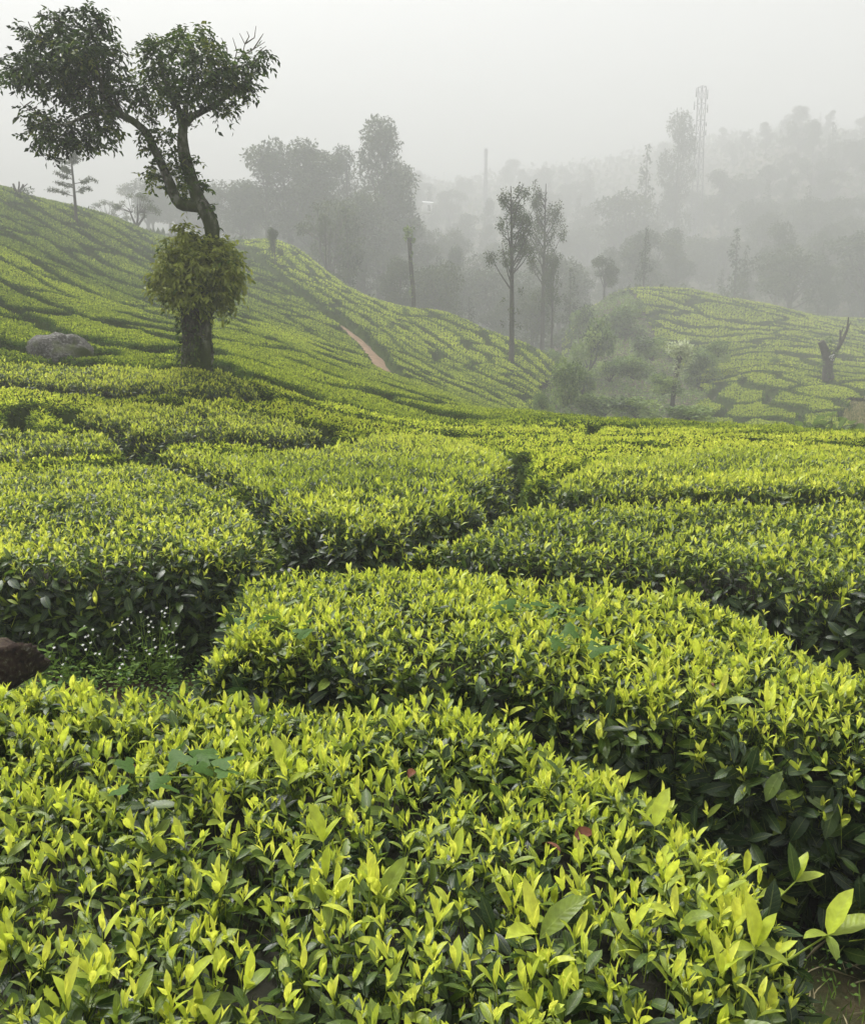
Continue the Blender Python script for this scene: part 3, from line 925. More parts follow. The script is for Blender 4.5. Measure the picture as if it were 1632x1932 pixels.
        if mine:
            rg = int(c // 16000000)
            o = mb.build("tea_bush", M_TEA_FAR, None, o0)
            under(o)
            BUSHES.append((o, px_of(*lp[li].mean(0)) if len(li) else (0, 0), float(tot[np.searchsorted(uc, c)])))
            props(o, names[rg][0], "tea bush", names[rg][1])
    if rest.V:
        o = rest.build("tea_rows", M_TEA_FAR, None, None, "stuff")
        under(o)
        o["label"] = "the smaller and farther tea bushes that fill the rows"


TREE_P = pick(370, 694, 9, 22)
ROCK_P = pick(118, 662, 9, 24)
OBST = [(TREE_P[0], TREE_P[1], .36), (ROCK_P[0], ROCK_P[1] + .55, .34)]
BUSHES = []
build_hillside()


def single_out():
    marks = [("the boulder", 118, 640, 62, 22), ("the foot of the big shade tree", 370, 690, 34, 12), ("the lower end of the dirt path", 735, 690, 14, 10), ("the upper end of the dirt path", 640, 597, 10, 10),
             ("the foot of the thin ridge tree", 145, 428, 8, 8), ("the foot of the tall silver oak", 965, 678, 8, 8), ("the foot of the creeper-wrapped pole tree", 781, 578, 8, 8),
             ("the foot of the cut dead tree", 1563, 712, 14, 10), ("the small round bush among the contour rows", 1468, 675, 14, 12), ("the lone feathery tree on the rounded hill", 1214, 548, 6, 6),
             ("the tan dry grass", 1600, 760, 10, 20), ("the lopped stub on the left ridge", 32, 366, 16, 8), ("the pale-leaved pollard tree", 1265, 780, 8, 20)]
    done = set()
    for name, mx, my, w, h in marks:
        for word, dx, dy in (("left of", -1, 0), ("right of", 1, 0), ("below", 0, 1), ("above", 0, -1)):
            bestb, bd = None, 1e9
            for o, (bx, by), sc in BUSHES:
                if o.name in done or sc < 4e-5 or not (0 < bx < 1632): continue
                ex, ey = (bx - mx), (by - my) * 1.8
                along = ex * dx + ey * dy
                off = abs(ex * dy) + abs(ey * dx)
                if along < (w * abs(dx) + h * abs(dy)) or off > along: continue
                d = along + off
                if d < bd and d < 230: bestb, bd = o, d
            if bestb is not None:
                done.add(bestb.name)
                bestb["label"] = "tea bush nearest to %s, just %s it" % (name, word)


single_out()

# dirt path up the gully
def build_path():
    P = np.array([pick(px, py, 24, 80) for px, py in PATH_PX])
    t = np.linspace(0, len(P) - 1, 60)
    X = np.interp(t, np.arange(len(P)), P[:, 0]); Y = np.interp(t, np.arange(len(P)), P[:, 1])
    d = norm(np.stack([np.gradient(X), np.gradient(Y)], -1)); n = np.stack([d[:, 1], -d[:, 0]], -1)
    w = .34 * (1 + .4 * noise2(t * 1.9, t * .2, 1.)) * smooth(-.5, 1.2, t) * smooth(5.2, 3.2, t) + .06
    V = []
    for k in range(7):
        o = (k / 6 - .5) * 2
        x, y = X + n[:, 0] * w * o, Y + n[:, 1] * w * o
        V.append(np.stack([x, y, ground_z(x, y) + .10 - .06 * o * o], -1))
    V = np.stack(V, 1).reshape(-1, 3)
    i = np.arange(59)[:, None] * 7 + np.arange(6)[None]
    F = np.stack([i, i + 1, i + 8, i + 7], -1).reshape(-1, 4)
    o = link("dirt_path", mesh_np("dirt_path", V, F, None, M_PATH, True))
    props(o, "narrow reddish dirt path climbing between the tea slopes", None, None, "structure")


build_path()

# ------------------------------------------------------------------ the big shade tree
def main_tree():
    Y0 = TREE_P[1]
    base = at(371, 700, Y0)
    k = Y0 / FPX                                              # metres per photo pixel at the tree
    root = empty("shade_tree", base, "tall dark mossy tree with a forked top and a leafy collar round its stump", "tree")
    r = np.random.default_rng(21)

    def w(px, py, dy=0.0):
        p = at(px, py, Y0 + dy)
        return p - base

    trunk = MB()
    P = [w(371, 712), w(371, 690), w(372, 668), w(372, 640), w(371, 615), w(371, 592), w(373, 575), w(378, 560), w(384, 545), w(388, 520)]
    R = np.array([31, 28, 26, 25, 25, 26.5, 30, 34, 29, 18]) * k
    pi_ = np.linspace(0, len(P) - 1, 46)
    PP = np.stack([np.interp(pi_, range(len(P)), np.array(P)[:, c]) for c in range(3)], -1)
    trunk.tube(PP, np.interp(pi_, range(len(P)), R), 28, .13, 3, True, .10)
    # second stump lobe
    PP = np.array([w(388, 712, -.1), w(388, 660, -.12), w(387, 610, -.1), w(392, 575, -.05), w(398, 555, 0)])
    pi_ = np.linspace(0, 4, 24)
    PP = np.stack([np.interp(pi_, range(5), PP[:, c]) for c in range(3)], -1)
    trunk.tube(PP, np.interp(pi_, range(5), np.array([11, 9.5, 9, 12, 9]) * k), 14, .16, 8, True)
    trunk.build("trunk", M_BARK, root, None, None, True)

    limb_pts = []

    def limb(pts, rad, name="limb", n=12, rough=.12, nn=26):
        pts = np.array(pts); q = np.linspace(0, len(pts) - 1, nn)
        PP = np.stack([np.interp(q, range(len(pts)), pts[:, c]) for c in range(3)], -1)
        # soften the corners
        for _ in range(2):
            PP[1:-1] = .25 * PP[:-2] + .5 * PP[1:-1] + .25 * PP[2:]
        mb = MB(); mb.tube(PP, np.interp(q, range(len(pts)), np.array(rad) * k), n, rough, len(limb_pts), True)
        mb.build(name, M_BARK, root, None, None, True)
        limb_pts.append(PP)
        return PP

    limb([w(388, 530), w(398, 490), w(402, 445), w(398, 415), w(385, 393), w(372, 375), w(366, 350), w(352, 312), w(345, 280), w(344, 250), w(347, 228)], [17, 15, 13.5, 13, 14, 12.5, 11, 10.5, 10, 9, 8.5])
    limb([w(380, 390), w(355, 388), w(336, 386), w(326, 362), w(318, 338), w(303, 305), w(289, 278), w(281, 252), w(262, 235), w(240, 220), w(220, 212), w(196, 212), w(172, 213)], [11, 10, 10.5, 9, 8, 7.5, 7, 7.5, 6.5, 6, 5.5, 5, 4])
    limb([w(347, 232), w(365, 217), w(392, 205), w(420, 188), w(445, 165)], [8, 6.5, 5, 4, 2.5], n=8)
    limb([w(347, 232), w(338, 205), w(325, 180), w(312, 150), w(300, 120)], [7, 5, 4, 3, 2], n=8)
    limb([w(347, 235), w(352, 190, .4), w(360, 150, .6), w(372, 110, .5)], [6, 4.5, 3, 2], n=8)
    limb([w(240, 221), w(215, 200), w(193, 178), w(190, 150), w(180, 118)], [4.5, 3.5, 3, 3, 2], n=8)
    limb([w(190, 150), w(168, 132, .3), w(120, 130, .4), w(75, 125, .3)], [2.5, 2.2, 2, 1.2], n=6)
    limb([w(196, 212), w(160, 220, -.3), w(120, 235, -.4), w(85, 230, -.3)], [3.5, 3, 2, 1.2], n=6)
    limb([w(230, 215), w(215, 180, .5), w(150, 100, .7), w(120, 70, .6)], [4, 3, 2, 1], n=6)
    # bare twigs standing out of the crown at the upper right
    tw = MB()
    for pts in ([(440, 130), (447, 95), (439, 70)], [(440, 130), (458, 100), (462, 82), (452, 62)], [(462, 82), (480, 70), (483, 48)], [(455, 105), (478, 92), (500, 78)], [(478, 92), (492, 70), (497, 62)],
                [(430, 120), (428, 90), (417, 70)], [(478, 110), (490, 95), (502, 86)], [(462, 82), (470, 68), (466, 58)]):
        PP = np.array([w(a, b, .1) for a, b in pts]); tw.tube(PP, np.linspace(1.5, .5, len(PP)) * k, 4)
    for pts in ([(60, 190), (45, 200), (38, 192)], [(70, 200), (55, 208), (50, 203)], [(95, 280), (93, 290), (90, 297)], [(195, 140), (188, 120), (180, 112)]):
        PP = np.array([w(a, b, -.1) for a, b in pts]); tw.tube(PP, np.linspace(1.2, .5, len(PP)) * k, 4)
    tw.build("bare_twig", M_DRY, root)

    def blob_leaves(mb, blobs, n_per, L0, age0, age_j, droop=.45, depth=1.0, up_light=.0):
        for (px, py, rx, ry) in blobs:
            c = w(px, py, r.uniform(-.5, .5) * depth)
            rad = np.array([rx * k, (rx + ry) * .55 * k * (1 + .35 * depth), ry * k])
            ns = max(6, int(n_per * rx * ry / 1000))
            # sprigs: short twigs set with alternate leaves
            d = norm(r.normal(size=(ns, 3)))
            q = r.random(ns) ** .45
            st = c + d * rad * (q * r.uniform(.8, 1.2, ns))[:, None]
            sd = norm(d * .8 + r.normal(0, .5, (ns, 3)) + np.array([0, 0, .05]))
            sl = r.uniform(.13, .28, ns)
            clump = np.clip(r.normal(age0, age_j, ns) + .12 * noise2(st[:, 0] * 2.5, st[:, 2] * 2.5, 2.), 0, 1)
            nl = 7
            for j in range(nl):
                f = (j + .5) / nl
                p = st + sd * (sl * (f - .3))[:, None] - np.array([0, 0, 1.0]) * (sl * .35 * f * f)[:, None]
                side = norm(np.cross(sd, np.array([0, 0, 1.0])) + 1e-6) * (1 if j % 2 else -1)
                ld = side * .8 + sd * .55 + np.array([0, 0, -droop]) + r.normal(0, .3, (ns, 3))
                Ln = L0 * r.uniform(.65, 1.25, ns)
                mb.leaves(p, ld, Ln, Ln * r.uniform(.38, .5, ns), np.clip(clump + r.normal(0, .09, ns), 0, 1), r, fold=.3)

    left = [(150, 62, 52, 38), (165, 105, 58, 42), (105, 95, 42, 34), (62, 128, 52, 26), (35, 130, 32, 22), (120, 142, 62, 38), (198, 100, 27, 42), (180, 160, 52, 36), (140, 184, 34, 14), (80, 226, 36, 28), (135, 248, 52, 30), (190, 246, 34, 24), (92, 258, 40, 14),
            (62, 60, 20, 9), (85, 70, 22, 12), (42, 52, 10, 7), (220, 190, 20, 22), (110, 42, 28, 20), (185, 45, 24, 18), (20, 150, 18, 9), (66, 158, 26, 12), (8, 118, 9, 6), (48, 92, 14, 8), (30, 150, 16, 7), (226, 165, 9, 12), (170, 200, 40, 16), (150, 272, 32, 12), (205, 222, 24, 12), (95, 294, 5, 5), (170, 25, 18, 8), (200, 30, 8, 12)]
    right = [(292, 115, 30, 28), (335, 98, 46, 30), (392, 108, 46, 32), (445, 128, 44, 26), (300, 160, 46, 28), (362, 160, 56, 32), (425, 165, 48, 24), (485, 112, 22, 14), (405, 204, 26, 12), (264, 160, 16, 16), (325, 192, 26, 16), (375, 62, 16, 10), (345, 66, 22, 10), (300, 80, 20, 10),
             (275, 85, 14, 12), (465, 155, 24, 18), (405, 78, 16, 14), (445, 195, 14, 8), (250, 185, 16, 14), (345, 222, 14, 14), (502, 100, 12, 7), (380, 72, 8, 16), (430, 205, 10, 8), (270, 195, 20, 14)]
    mb = MB(); blob_leaves(mb, left, 58, .088, .66, .16, depth=.9); mb.build("crown", M_TREE, root)
    mb = MB(); blob_leaves(mb, right, 58, .088, .58, .15, depth=.9); mb.build("crown", M_TREE, root)
    collar = [(335, 478, 34, 26), (395, 470, 42, 28), (325, 522, 38, 28), (392, 522, 52, 36), (430, 500, 28, 34), (372, 556, 56, 20), (308, 538, 22, 18), (350, 446, 18, 16), (366, 498, 60, 36), (420, 545, 26, 20), (330, 560, 26, 14), (425, 462, 18, 14), (428, 572, 6, 12), (345, 432, 8, 14), (372, 440, 8, 12)]
    mb = MB(); blob_leaves(mb, collar, 120, .092, .10, .15, droop=.7, depth=.6); mb.build("leaf_collar", M_TREE, root)
    # epiphyte sprouts along the limbs
    sp = []
    for a, b in ((284, 262), (292, 240), (300, 262), (282, 225), (296, 300), (290, 316), (283, 332), (305, 330), (312, 352), (330, 290), (322, 305), (318, 250), (338, 312), (336, 330), (352, 350), (325, 255), (360, 330), (382, 345), (384, 355), (345, 370), (300, 285), (278, 275), (265, 250), (352, 292), (400, 392), (370, 300), (318, 322), (400, 430), (340, 345)):
        sp.append((a, b, r.uniform(5, 11), r.uniform(6, 13)))
    mb = MB(); blob_leaves(mb, sp, 90, .085, .50, .15, depth=.15); mb.build("sprouts", M_TREE, root)
    # moss and fern flecks on the trunk
    mb = MB()
    n = 420
    a = r.uniform(pi * .95, pi * 2.05, n); hz_ = r.uniform(0, 1, n)
    rr = np.interp(hz_, [0, .5, 1], [33, 30, 31]) * k
    p = np.stack([w(371, 690)[0] + rr * np.cos(a), rr * np.sin(a), hz_ * 110 * k], -1)
    dd = np.stack([np.cos(a) * .6, np.sin(a) * .6, -np.ones(n) * .5], -1) + r.normal(0, .4, (n, 3))
    mb.leaves(p, dd, r.uniform(.04, .08, n), r.uniform(.02, .04, n), np.clip(r.normal(.55, .2, n), 0, 1), r)
    mb.build("trunk_ferns", M_TREE, root, None, "stuff")
    # twiggy tips inside the crowns
    mb = MB()
    for (px, py, rx, ry) in left + right:
        if rx < 20: continue
        c = w(px, py)
        for _ in range(3):
            e_ = c + norm(r.normal(size=3)) * np.array([rx, rx, ry]) * k * .8
            m_ = (c + e_) / 2 + r.normal(0, .06, 3)
            mb.tube(np.array([c, m_, e_]), [1.2 * k, .9 * k, .4 * k], 4, cap=False)
    mb.build("twigs", M_BARK, root, None, "stuff")


main_tree()

# ------------------------------------------------------------------ forest trees (shared meshes)
def crown_leaves(mb, blobs, dens, ls, r, age0=.5, droop=.1, shell=.5, aj=.09):
    dens = dens * 6
    for (c, rad) in blobs:
        c, rad = np.array(c, float), np.array(rad, float)
        n = int(dens * (rad[0] * rad[1] + rad[1] * rad[2] + rad[0] * rad[2]) / ls ** 2)
        d = norm(r.normal(size=(n, 3)))
        q = shell + (1 - shell) * r.random(n)
        q = q * (1 + .16 * noise2(d[:, 0] * 3 + c[0], d[:, 2] * 3 + c[2], c[1]))
        p = c + d * rad * q[:, None]
        dd = d * .5 + r.normal(0, .7, (n, 3)) + np.array([0, 0, -droop])
        L = ls * r.uniform(.6, 1.4, n)
        mb.leaves(p, dd, L, L * .55, np.clip(age0 + r.normal(0, .14, n) - .12 * d[:, 2] * 0 + r.normal(0, aj), 0, 1), r)


def tree_proto(kind, seed, H, ls):
    """meshes (trunk, crown) of a tree of height H standing at the origin"""
    r = np.random.default_rng(seed)
    T, C = MB(), MB()
    blobs = []
    bend = r.normal(0, .02 * H, 2)

    def axis(f): return np.array([bend[0] * f * f, bend[1] * f * f, H * f])
    if kind == 'gum':                                   # tall gum: rounded clumps on rising limbs
        T.tube(np.array([axis(f) for f in np.linspace(0, .92, 8)]), np.linspace(.018 * H, .004 * H, 8), 7)
        n = r.integers(15, 20)
        for k in range(n):
            f = .34 + .62 * (k / (n - 1)) ** .9
            a = r.uniform(0, 2 * pi); reach = H * .19 * (1.12 - f) ** .6 * r.uniform(.5, 1.1)
            c = axis(f) + np.array([cos(a) * reach, sin(a) * reach, r.uniform(0, .03) * H])
            s_ = H * r.uniform(.065, .115) * (1.2 - .5 * f)
            blobs.append((c, (s_ * 1.15, s_ * 1.15, s_ * r.uniform(.75, 1.1))))
            st = axis(max(.2, f - r.uniform(.1, .2)))
            T.tube(np.array([st, (st + c) / 2 + [0, 0, -.01 * H], c]), np.array([.006, .004, .002]) * H, 5, cap=False)
        crown_leaves(C, blobs, 1.3, ls, r, .55, .3)
    elif kind == 'broad':                               # wide domed crown
        T.tube(np.array([axis(f) for f in np.linspace(0, .6, 6)]), np.linspace(.028 * H, .012 * H, 6), 7)
        for k in range(16):
            a = r.uniform(0, 2 * pi); f = r.uniform(.38, .92); reach = H * .33 * math.sqrt(max(0.02, 1 - ((f - .5) / .48) ** 2)) * r.uniform(.25, 1)
            c = np.array([cos(a) * reach, sin(a) * reach, H * f]); s_ = H * r.uniform(.09, .14)
            blobs.append((c, (s_, s_, s_ * .75)))
            st = axis(r.uniform(.25, .5)); T.tube(np.array([st, (st + c) / 2, c]), np.array([.012, .007, .003]) * H, 5, cap=False)
        crown_leaves(C, blobs, 1.3, ls, r, .5, .1)
    elif kind == 'spire':                               # narrow pointed crown
        T.tube(np.array([axis(f) for f in np.linspace(0, .95, 7)]), np.linspace(.016 * H, .003 * H, 7), 6)
        for k in range(13):
            f = .25 + .72 * k / 12; s_ = H * (.20 * (1.02 - f) + .02); a = r.uniform(0, 6.28)
            c = axis(f) + np.array([cos(a), sin(a), 0]) * s_ * .4
            blobs.append((c, (s_ * .8, s_ * .8, H * .05)))
        crown_leaves(C, blobs, .75, ls, r, .62, .4)
    elif kind == 'oak':                                 # silver oak: clear trunk, upswept airy limbs
        T.tube(np.array([axis(f) for f in np.linspace(0, .97, 10)]), np.interp(np.linspace(0, 1, 10), [0, .6, 1], [.0165 * H, .010 * H, .002 * H]), 8)
        for k in range(26):
            f = r.uniform(.44, .93); a = r.uniform(0, 2 * pi)
            ln_ = H * (.34 * (1.05 - f) + .07) * r.uniform(.6, 1.15)
            st = axis(f - .04); c = st + np.array([cos(a) * ln_ * .62, sin(a) * ln_ * .62, ln_ * .8])
            c[2] = min(c[2], H * .98)
            T.tube(np.array([st, st + (c - st) * .5 + [0, 0, -.012 * H], c]), np.array([.0045, .003, .0012]) * H, 5, cap=False)
            for _ in range(3):
                q = st + (c - st) * r.uniform(.45, 1.0) + r.normal(0, .018 * H, 3)
                s_ = H * r.uniform(.022, .038); blobs.append((q, (s_, s_, s_ * 1.1)))
        for _ in range(7):                              # drooping sprouts below the crown
            f = r.uniform(.22, .44); a = r.uniform(0, 6.28); s_ = H * r.uniform(.015, .028)
            blobs.append((axis(f) + np.array([cos(a), sin(a), 0]) * H * .07 * r.random() ** .5, (s_, s_, s_ * 1.2)))
        crown_leaves(C, blobs, .5, ls, r, .5, .2, .2)
    elif kind == 'thin':                                # sparse ridge tree: single stem, plumes of leaves
        T.tube(np.array([axis(f) for f in np.linspace(0, 1, 9)]), np.linspace(.022 * H, .007 * H, 9), 8)
        for k in range(13):
            f = .38 + .6 * k / 13; a = r.uniform(0, 6.28) if k > 4 else (0.2 if k % 2 else 2.9)
            ln_ = H * (.30 * (1.15 - f)) * r.uniform(.7, 1.15)
            st = axis(f); c = st + np.array([cos(a) * ln_, sin(a) * ln_ * .7, ln_ * .35])
            T.tube(np.array([st, (st + c) / 2 - [0, 0, .01 * H], c]), np.array([.005, .003, .0012]) * H, 5, cap=False)
            for g in np.linspace(.4, 1.05, 5):
                q = st + (c - st) * g + r.normal(0, .012 * H, 3)
                blobs.append((q, (.045 * H, .04 * H, .026 * H)))
        crown_leaves(C, blobs, .9, ls, r, .5, .3, .1)
    elif kind == 'umbrella':                            # two leaning stems, flat spreading crown
        for sx, hh in ((-.10, .8), (.14, .85), (.02, .9)):
            P_ = np.array([[0.05 * sx, 0, 0], [sx * H * .25, 0, H * .2], [sx * H * 1.2, .05 * H, H * .42], [sx * H * 1.6, 0, H * hh * .75]])
            T.tube(P_, np.array([.035, .03, .02, .01]) * H, 7)
        for k in range(22):
            a = r.uniform(0, 6.28); q = math.sqrt(r.random()) * .52 * H; f = .92 - .42 * (q / (.52 * H)) ** 2 + r.normal(0, .05)
            c = np.array([cos(a) * q, sin(a) * q, H * f]); blobs.append((c, (.10 * H, .10 * H, .06 * H)))
            T.tube(np.array([[.1 * H * cos(a), 0, H * .5], c]), np.array([.01, .003]) * H, 4, cap=False)
        crown_leaves(C, blobs, .6, ls, r, .45, .1, .3)
    elif kind == 'bush':
        for k in range(9):
            a = r.uniform(0, 6.28); q = math.sqrt(r.random()) * .42; f = r.uniform(.2, .75)
            s_ = r.uniform(.2, .32); blobs.append((np.array([cos(a) * q, sin(a) * q, f]) * H, (s_ * H, s_ * H, s_ * H * .8)))
            T.tube(np.array([[0, 0, 0], blobs[-1][0] * .5]), np.array([.02, .008]) * H, 5, cap=False)
        crown_leaves(C, blobs, 1.5, ls, r, .45, .1, .5, .2)
    mat = M_SHRUB if kind == 'bush' else M_FAR
    return T.mesh("trunk", M_TRUNK, True), C.mesh("crown", mat)


PROTO = {}
for kind, seeds, H, ls in (('gum', (1, 2, 3, 21), 18, .34), ('broad', (4, 5, 22), 12, .32), ('spire', (6, 7), 13, .42), ('oak', (8, 9), 14, .16), ('thin', (10,), 9, .16), ('umbrella', (11, 12), 5, .16), ('bush', (13, 14, 15, 16), 2.2, .17)):
    for s_ in seeds: PROTO.setdefault(kind, []).append((H, tree_proto(kind, s_, H, ls)))


def put_tree(name, kind, var, loc, h, label, cat, group=None, rz=0.0, wide=1.0):
    H, (tm, cm) = PROTO[kind][var % len(PROTO[kind])]
    root = empty(name, loc, label, cat, group, rz)
    s = h / H
    root.scale = (s * wide, s * wide, s)
    link("stems" if kind == 'bush' else "trunk", tm, root); link("foliage" if kind == 'bush' else "crown", cm, root)
    return root


def tree_px(name, kind, var, px, py_base, py_top, Y, label, cat="tree", group=None, rz=0.0, wide=1.0):
    """Y None: stands on the slope where the ray of its foot meets it"""
    if Y is None:
        p = pick(px, py_base, 14, 130); Y = p[1]
    Y = float(far(Y))
    u = ucol(px, py_base)
    z = float(ground_z(u * Y, Y))
    h = CAM_Z + elev(py_top) * Y - z
    return put_tree(name, kind, var, (u * Y, Y, z), h, label, cat, group, rz, wide)


# single trees that one can point at
tree_px("ridge_tree", 'thin', 0, 145, 428, 262, 52, "thin sparse tree with plume-like twigs leaning on the left ridge", rz=.3)
tree_px("spreading_tree", 'umbrella', 0, 258, 428, 360, 66, "small flat-crowned tree with leaning stems on the left ridge", wide=1.05)
tree_px("spreading_tree", 'umbrella', 1, 205, 418, 374, 92, "fainter flat-crowned tree behind the left ridge, beside the one with leaning stems", rz=1.2)
tree_px("silver_oak", 'oak', 0, 965, 678, 342, None, "tall silver oak with a clean straight trunk on the bright spur", rz=.4)
tree_px("silver_oak", 'oak', 1, 1022, 690, 335, 74, "slim hazier silver oak standing close behind the tall one on the spur", rz=2.0, wide=.8)
tree_px("silver_oak", 'oak', 0, 1040, 690, 470, 70, "short ragged oak with reddish twigs right of the two silver oaks", rz=4.0, wide=.7)
tree_px("hill_tree", 'spire', 0, 1214, 546, 424, 101, "lone feathery tree on top of the rounded tea hill", wide=.8)
tree_px("hill_tree", 'broad', 0, 1140, 556, 480, 96, "small leafy tree on the left shoulder of the rounded tea hill", rz=1.0)
tree_px("gully_tree", 'broad', 1, 520, 530, 428, 66, "dim round-topped tree standing in the gully above the path", rz=.5, wide=.6)
tree_px("slope_tree", 'oak', 1, 616, 522, 396, 78, "slender hazy tree with few leaves on the back of the spur", rz=1.4, wide=.9)
tree_px("gum_tree", 'gum', 0, 505, 470, 290, 117, "dense gum tree at the left of the big misty clump", rz=.0, wide=1.5)
tree_px("gum_tree", 'broad', 0, 548, 470, 258, 119, "broadest and tallest tree of the big misty clump left of centre", rz=1.0, wide=1.05)
tree_px("gum_tree", 'gum', 1, 592, 475, 268, 117, "gum tree at the right of the big misty clump with a single tuft on top", rz=2.1, wide=1.4)
tree_px("gum_tree", 'broad', 1, 470, 470, 350, 121, "low rounded tree at the left foot of the misty clump", rz=2.6, wide=1.1)
tree_px("open_tree", 'umbrella', 0, 622, 476, 372, 90, "open-branched tree with a forked stem at the right foot of the misty clump", rz=.7, wide=.8)
tree_px("gum_tree", 'gum', 2, 716, 570, 234, 121, "tallest gum tree with clumped crown rising out of the mist in the middle", rz=.6, wide=1.1)
tree_px("gum_tree", 'gum', 0, 660, 560, 284, 125, "gum tree with small tufts between the misty clump and the tallest gum", rz=3.0, wide=.9)
tree_px("gum_tree", 'gum', 1, 752, 580, 300, 129, "gum tree close at the right side of the tallest gum", rz=1.0, wide=.8)
tree_px("gum_tree", 'gum', 2, 1272, 440, 216, 180, "dark clumped gum standing on the skyline left of the mast", rz=2.0, wide=.62)
tree_px("pointed_tree", 'spire', 1, 1216, 440, 266, 170, "pointed tree on the skyline left of the clumped gum", rz=2.0, wide=.7)
tree_px("gum_tree", 'gum', 0, 1360, 470, 322, 190, "gum tree with spread tiers on the misty slope below the mast", rz=1.5, wide=1.5)
tree_px("round_tree", 'broad', 1, 1415, 480, 338, 192, "wide dark round tree beside the tiered gum below the mast", rz=.2, wide=1.1)
tree_px("round_tree", 'broad', 0, 1180, 470, 360, 170, "pale domed tree on the misty slope above the rounded hill", rz=2.2, wide=1.2)

# the forest across the valley: each tree its own
def forest():
    r = np.random.default_rng(5)
    spots = []
    def add(px, Y, kind, h):
        Y = float(far(Y)); h = h * (1 + .25 * (Y > 112)); x = ucol(px, 600) * Y
        for (a, b) in spots:
            if (a - x) ** 2 + (b - Y) ** 2 < (2.6 + .012 * Y) ** 2: return
        spots.append((x, Y))
        z = float(ground_z(x, Y))
        lab = {'gum': ("tall gum tree in the misty forest across the valley", "gum trees of the misty forest"),
               'broad': ("round-crowned tree in the misty forest across the valley", "round trees of the misty forest"),
               'spire': ("narrow pointed tree in the misty forest across the valley", "pointed trees of the misty forest")}[kind]
        put_tree("forest_tree", kind, int(r.integers(0, 4)), (x, Y, z), h, lab[0], "tree", lab[1], r.uniform(0, 6.28), r.uniform(.8, 1.35))
    kinds = ['gum', 'broad', 'spire']
    for _ in range(46):          # belt behind the spur
        px = r.uniform(640, 1080); add(px, r.uniform(84, 118), kinds[r.choice(3, p=[.3, .5, .2])], r.uniform(6.5, 11))
    for _ in range(210):
        px = r.uniform(620, 1760); Y = r.uniform(118, 285)
        add(px, Y, kinds[r.choice(3, p=[.3, .45, .25])], r.uniform(7, 13))
    for _ in range(90):          # dark wood on the right
        add(r.uniform(1380, 1800), r.uniform(118, 205), kinds[r.choice(3, p=[.25, .6, .15])], r.uniform(7, 12))
    for _ in range(24):
        add(r.uniform(280, 660), r.uniform(120, 180), kinds[r.choice(3, p=[.3, .55, .15])], r.uniform(8, 12))
    print("forest trees", len(spots))


forest()


def undergrowth():
    """low scrub that clothes the far slopes and the valley floor: nobody could count it"""
    r = np.random.default_rng(9)
    mb = MB()
    n = 60000
    u = r.uniform(-.62, .7, n); Y = np.exp(r.uniform(math.log(62), math.log(470), n))
    PX = CX + u * FPX
    ymin = np.interp(PX, [-400, 0, 200, 400, 480, 560, 700, 850, 1000, 1040, 1060, 1300, 1450, 1632, 2000], [62, 64, 70, 88, 92, 92, 73, 69, 66, 62, 100, 108, 110, 120, 120])
    k = Y > ymin
    u, Y = u[k], Y[k]; x = u * Y
    z = ground_z(x, Y) + r.uniform(0, .012, len(Y)) * Y
    L = Y * .0062
    mb.leaves(np.stack([x, Y, z], -1), r.normal(0, .8, (len(Y), 3)) + np.array([0, -.2, .4]), L * r.uniform(.6, 1.5, len(Y)), L * .7, np.clip(.5 + .2 * noise2(x * .12, Y * .12, 3.) + r.normal(0, .15, len(Y)), 0, 1), r)
    o = mb.build("undergrowth", M_FAR, None, None, "stuff"); o["label"] = "grey-green scrub covering the misty forest slopes"
    mb = MB()
    n = 150000
    PX = r.uniform(980, 1900, n); Y = np.exp(r.uniform(math.log(18), math.log(100), n))
    k = poly_sd(NOTEA, PX, Y) > -.3
    PX, Y = PX[k], Y[k]; x = (PX - CX) / FPX * Y
    hgt = .55 * np.clip(noise2(x * .5, Y * .5, 4.) + .3, 0, 1.2)
    z = ground_z(x, Y) + r.uniform(0, 1, len(Y)) * (.15 + hgt)
    L = np.maximum(.08, Y * .0034)
    mb.leaves(np.stack([x, Y, z], -1), r.normal(0, .7, (len(Y), 3)) + np.array([0, -.15, .5]), L * r.uniform(.7, 1.5, len(Y)), L * .5, np.clip(.42 + .22 * noise2(x * .3, Y * .3, 3.) + r.normal(0, .14, len(Y)), 0, 1), r)
    o = mb.build("valley_scrub", M_SHRUB, None, None, "stuff"); o["label"] = "grey-green scrub filling the valley floor between the tea slopes"


undergrowth()

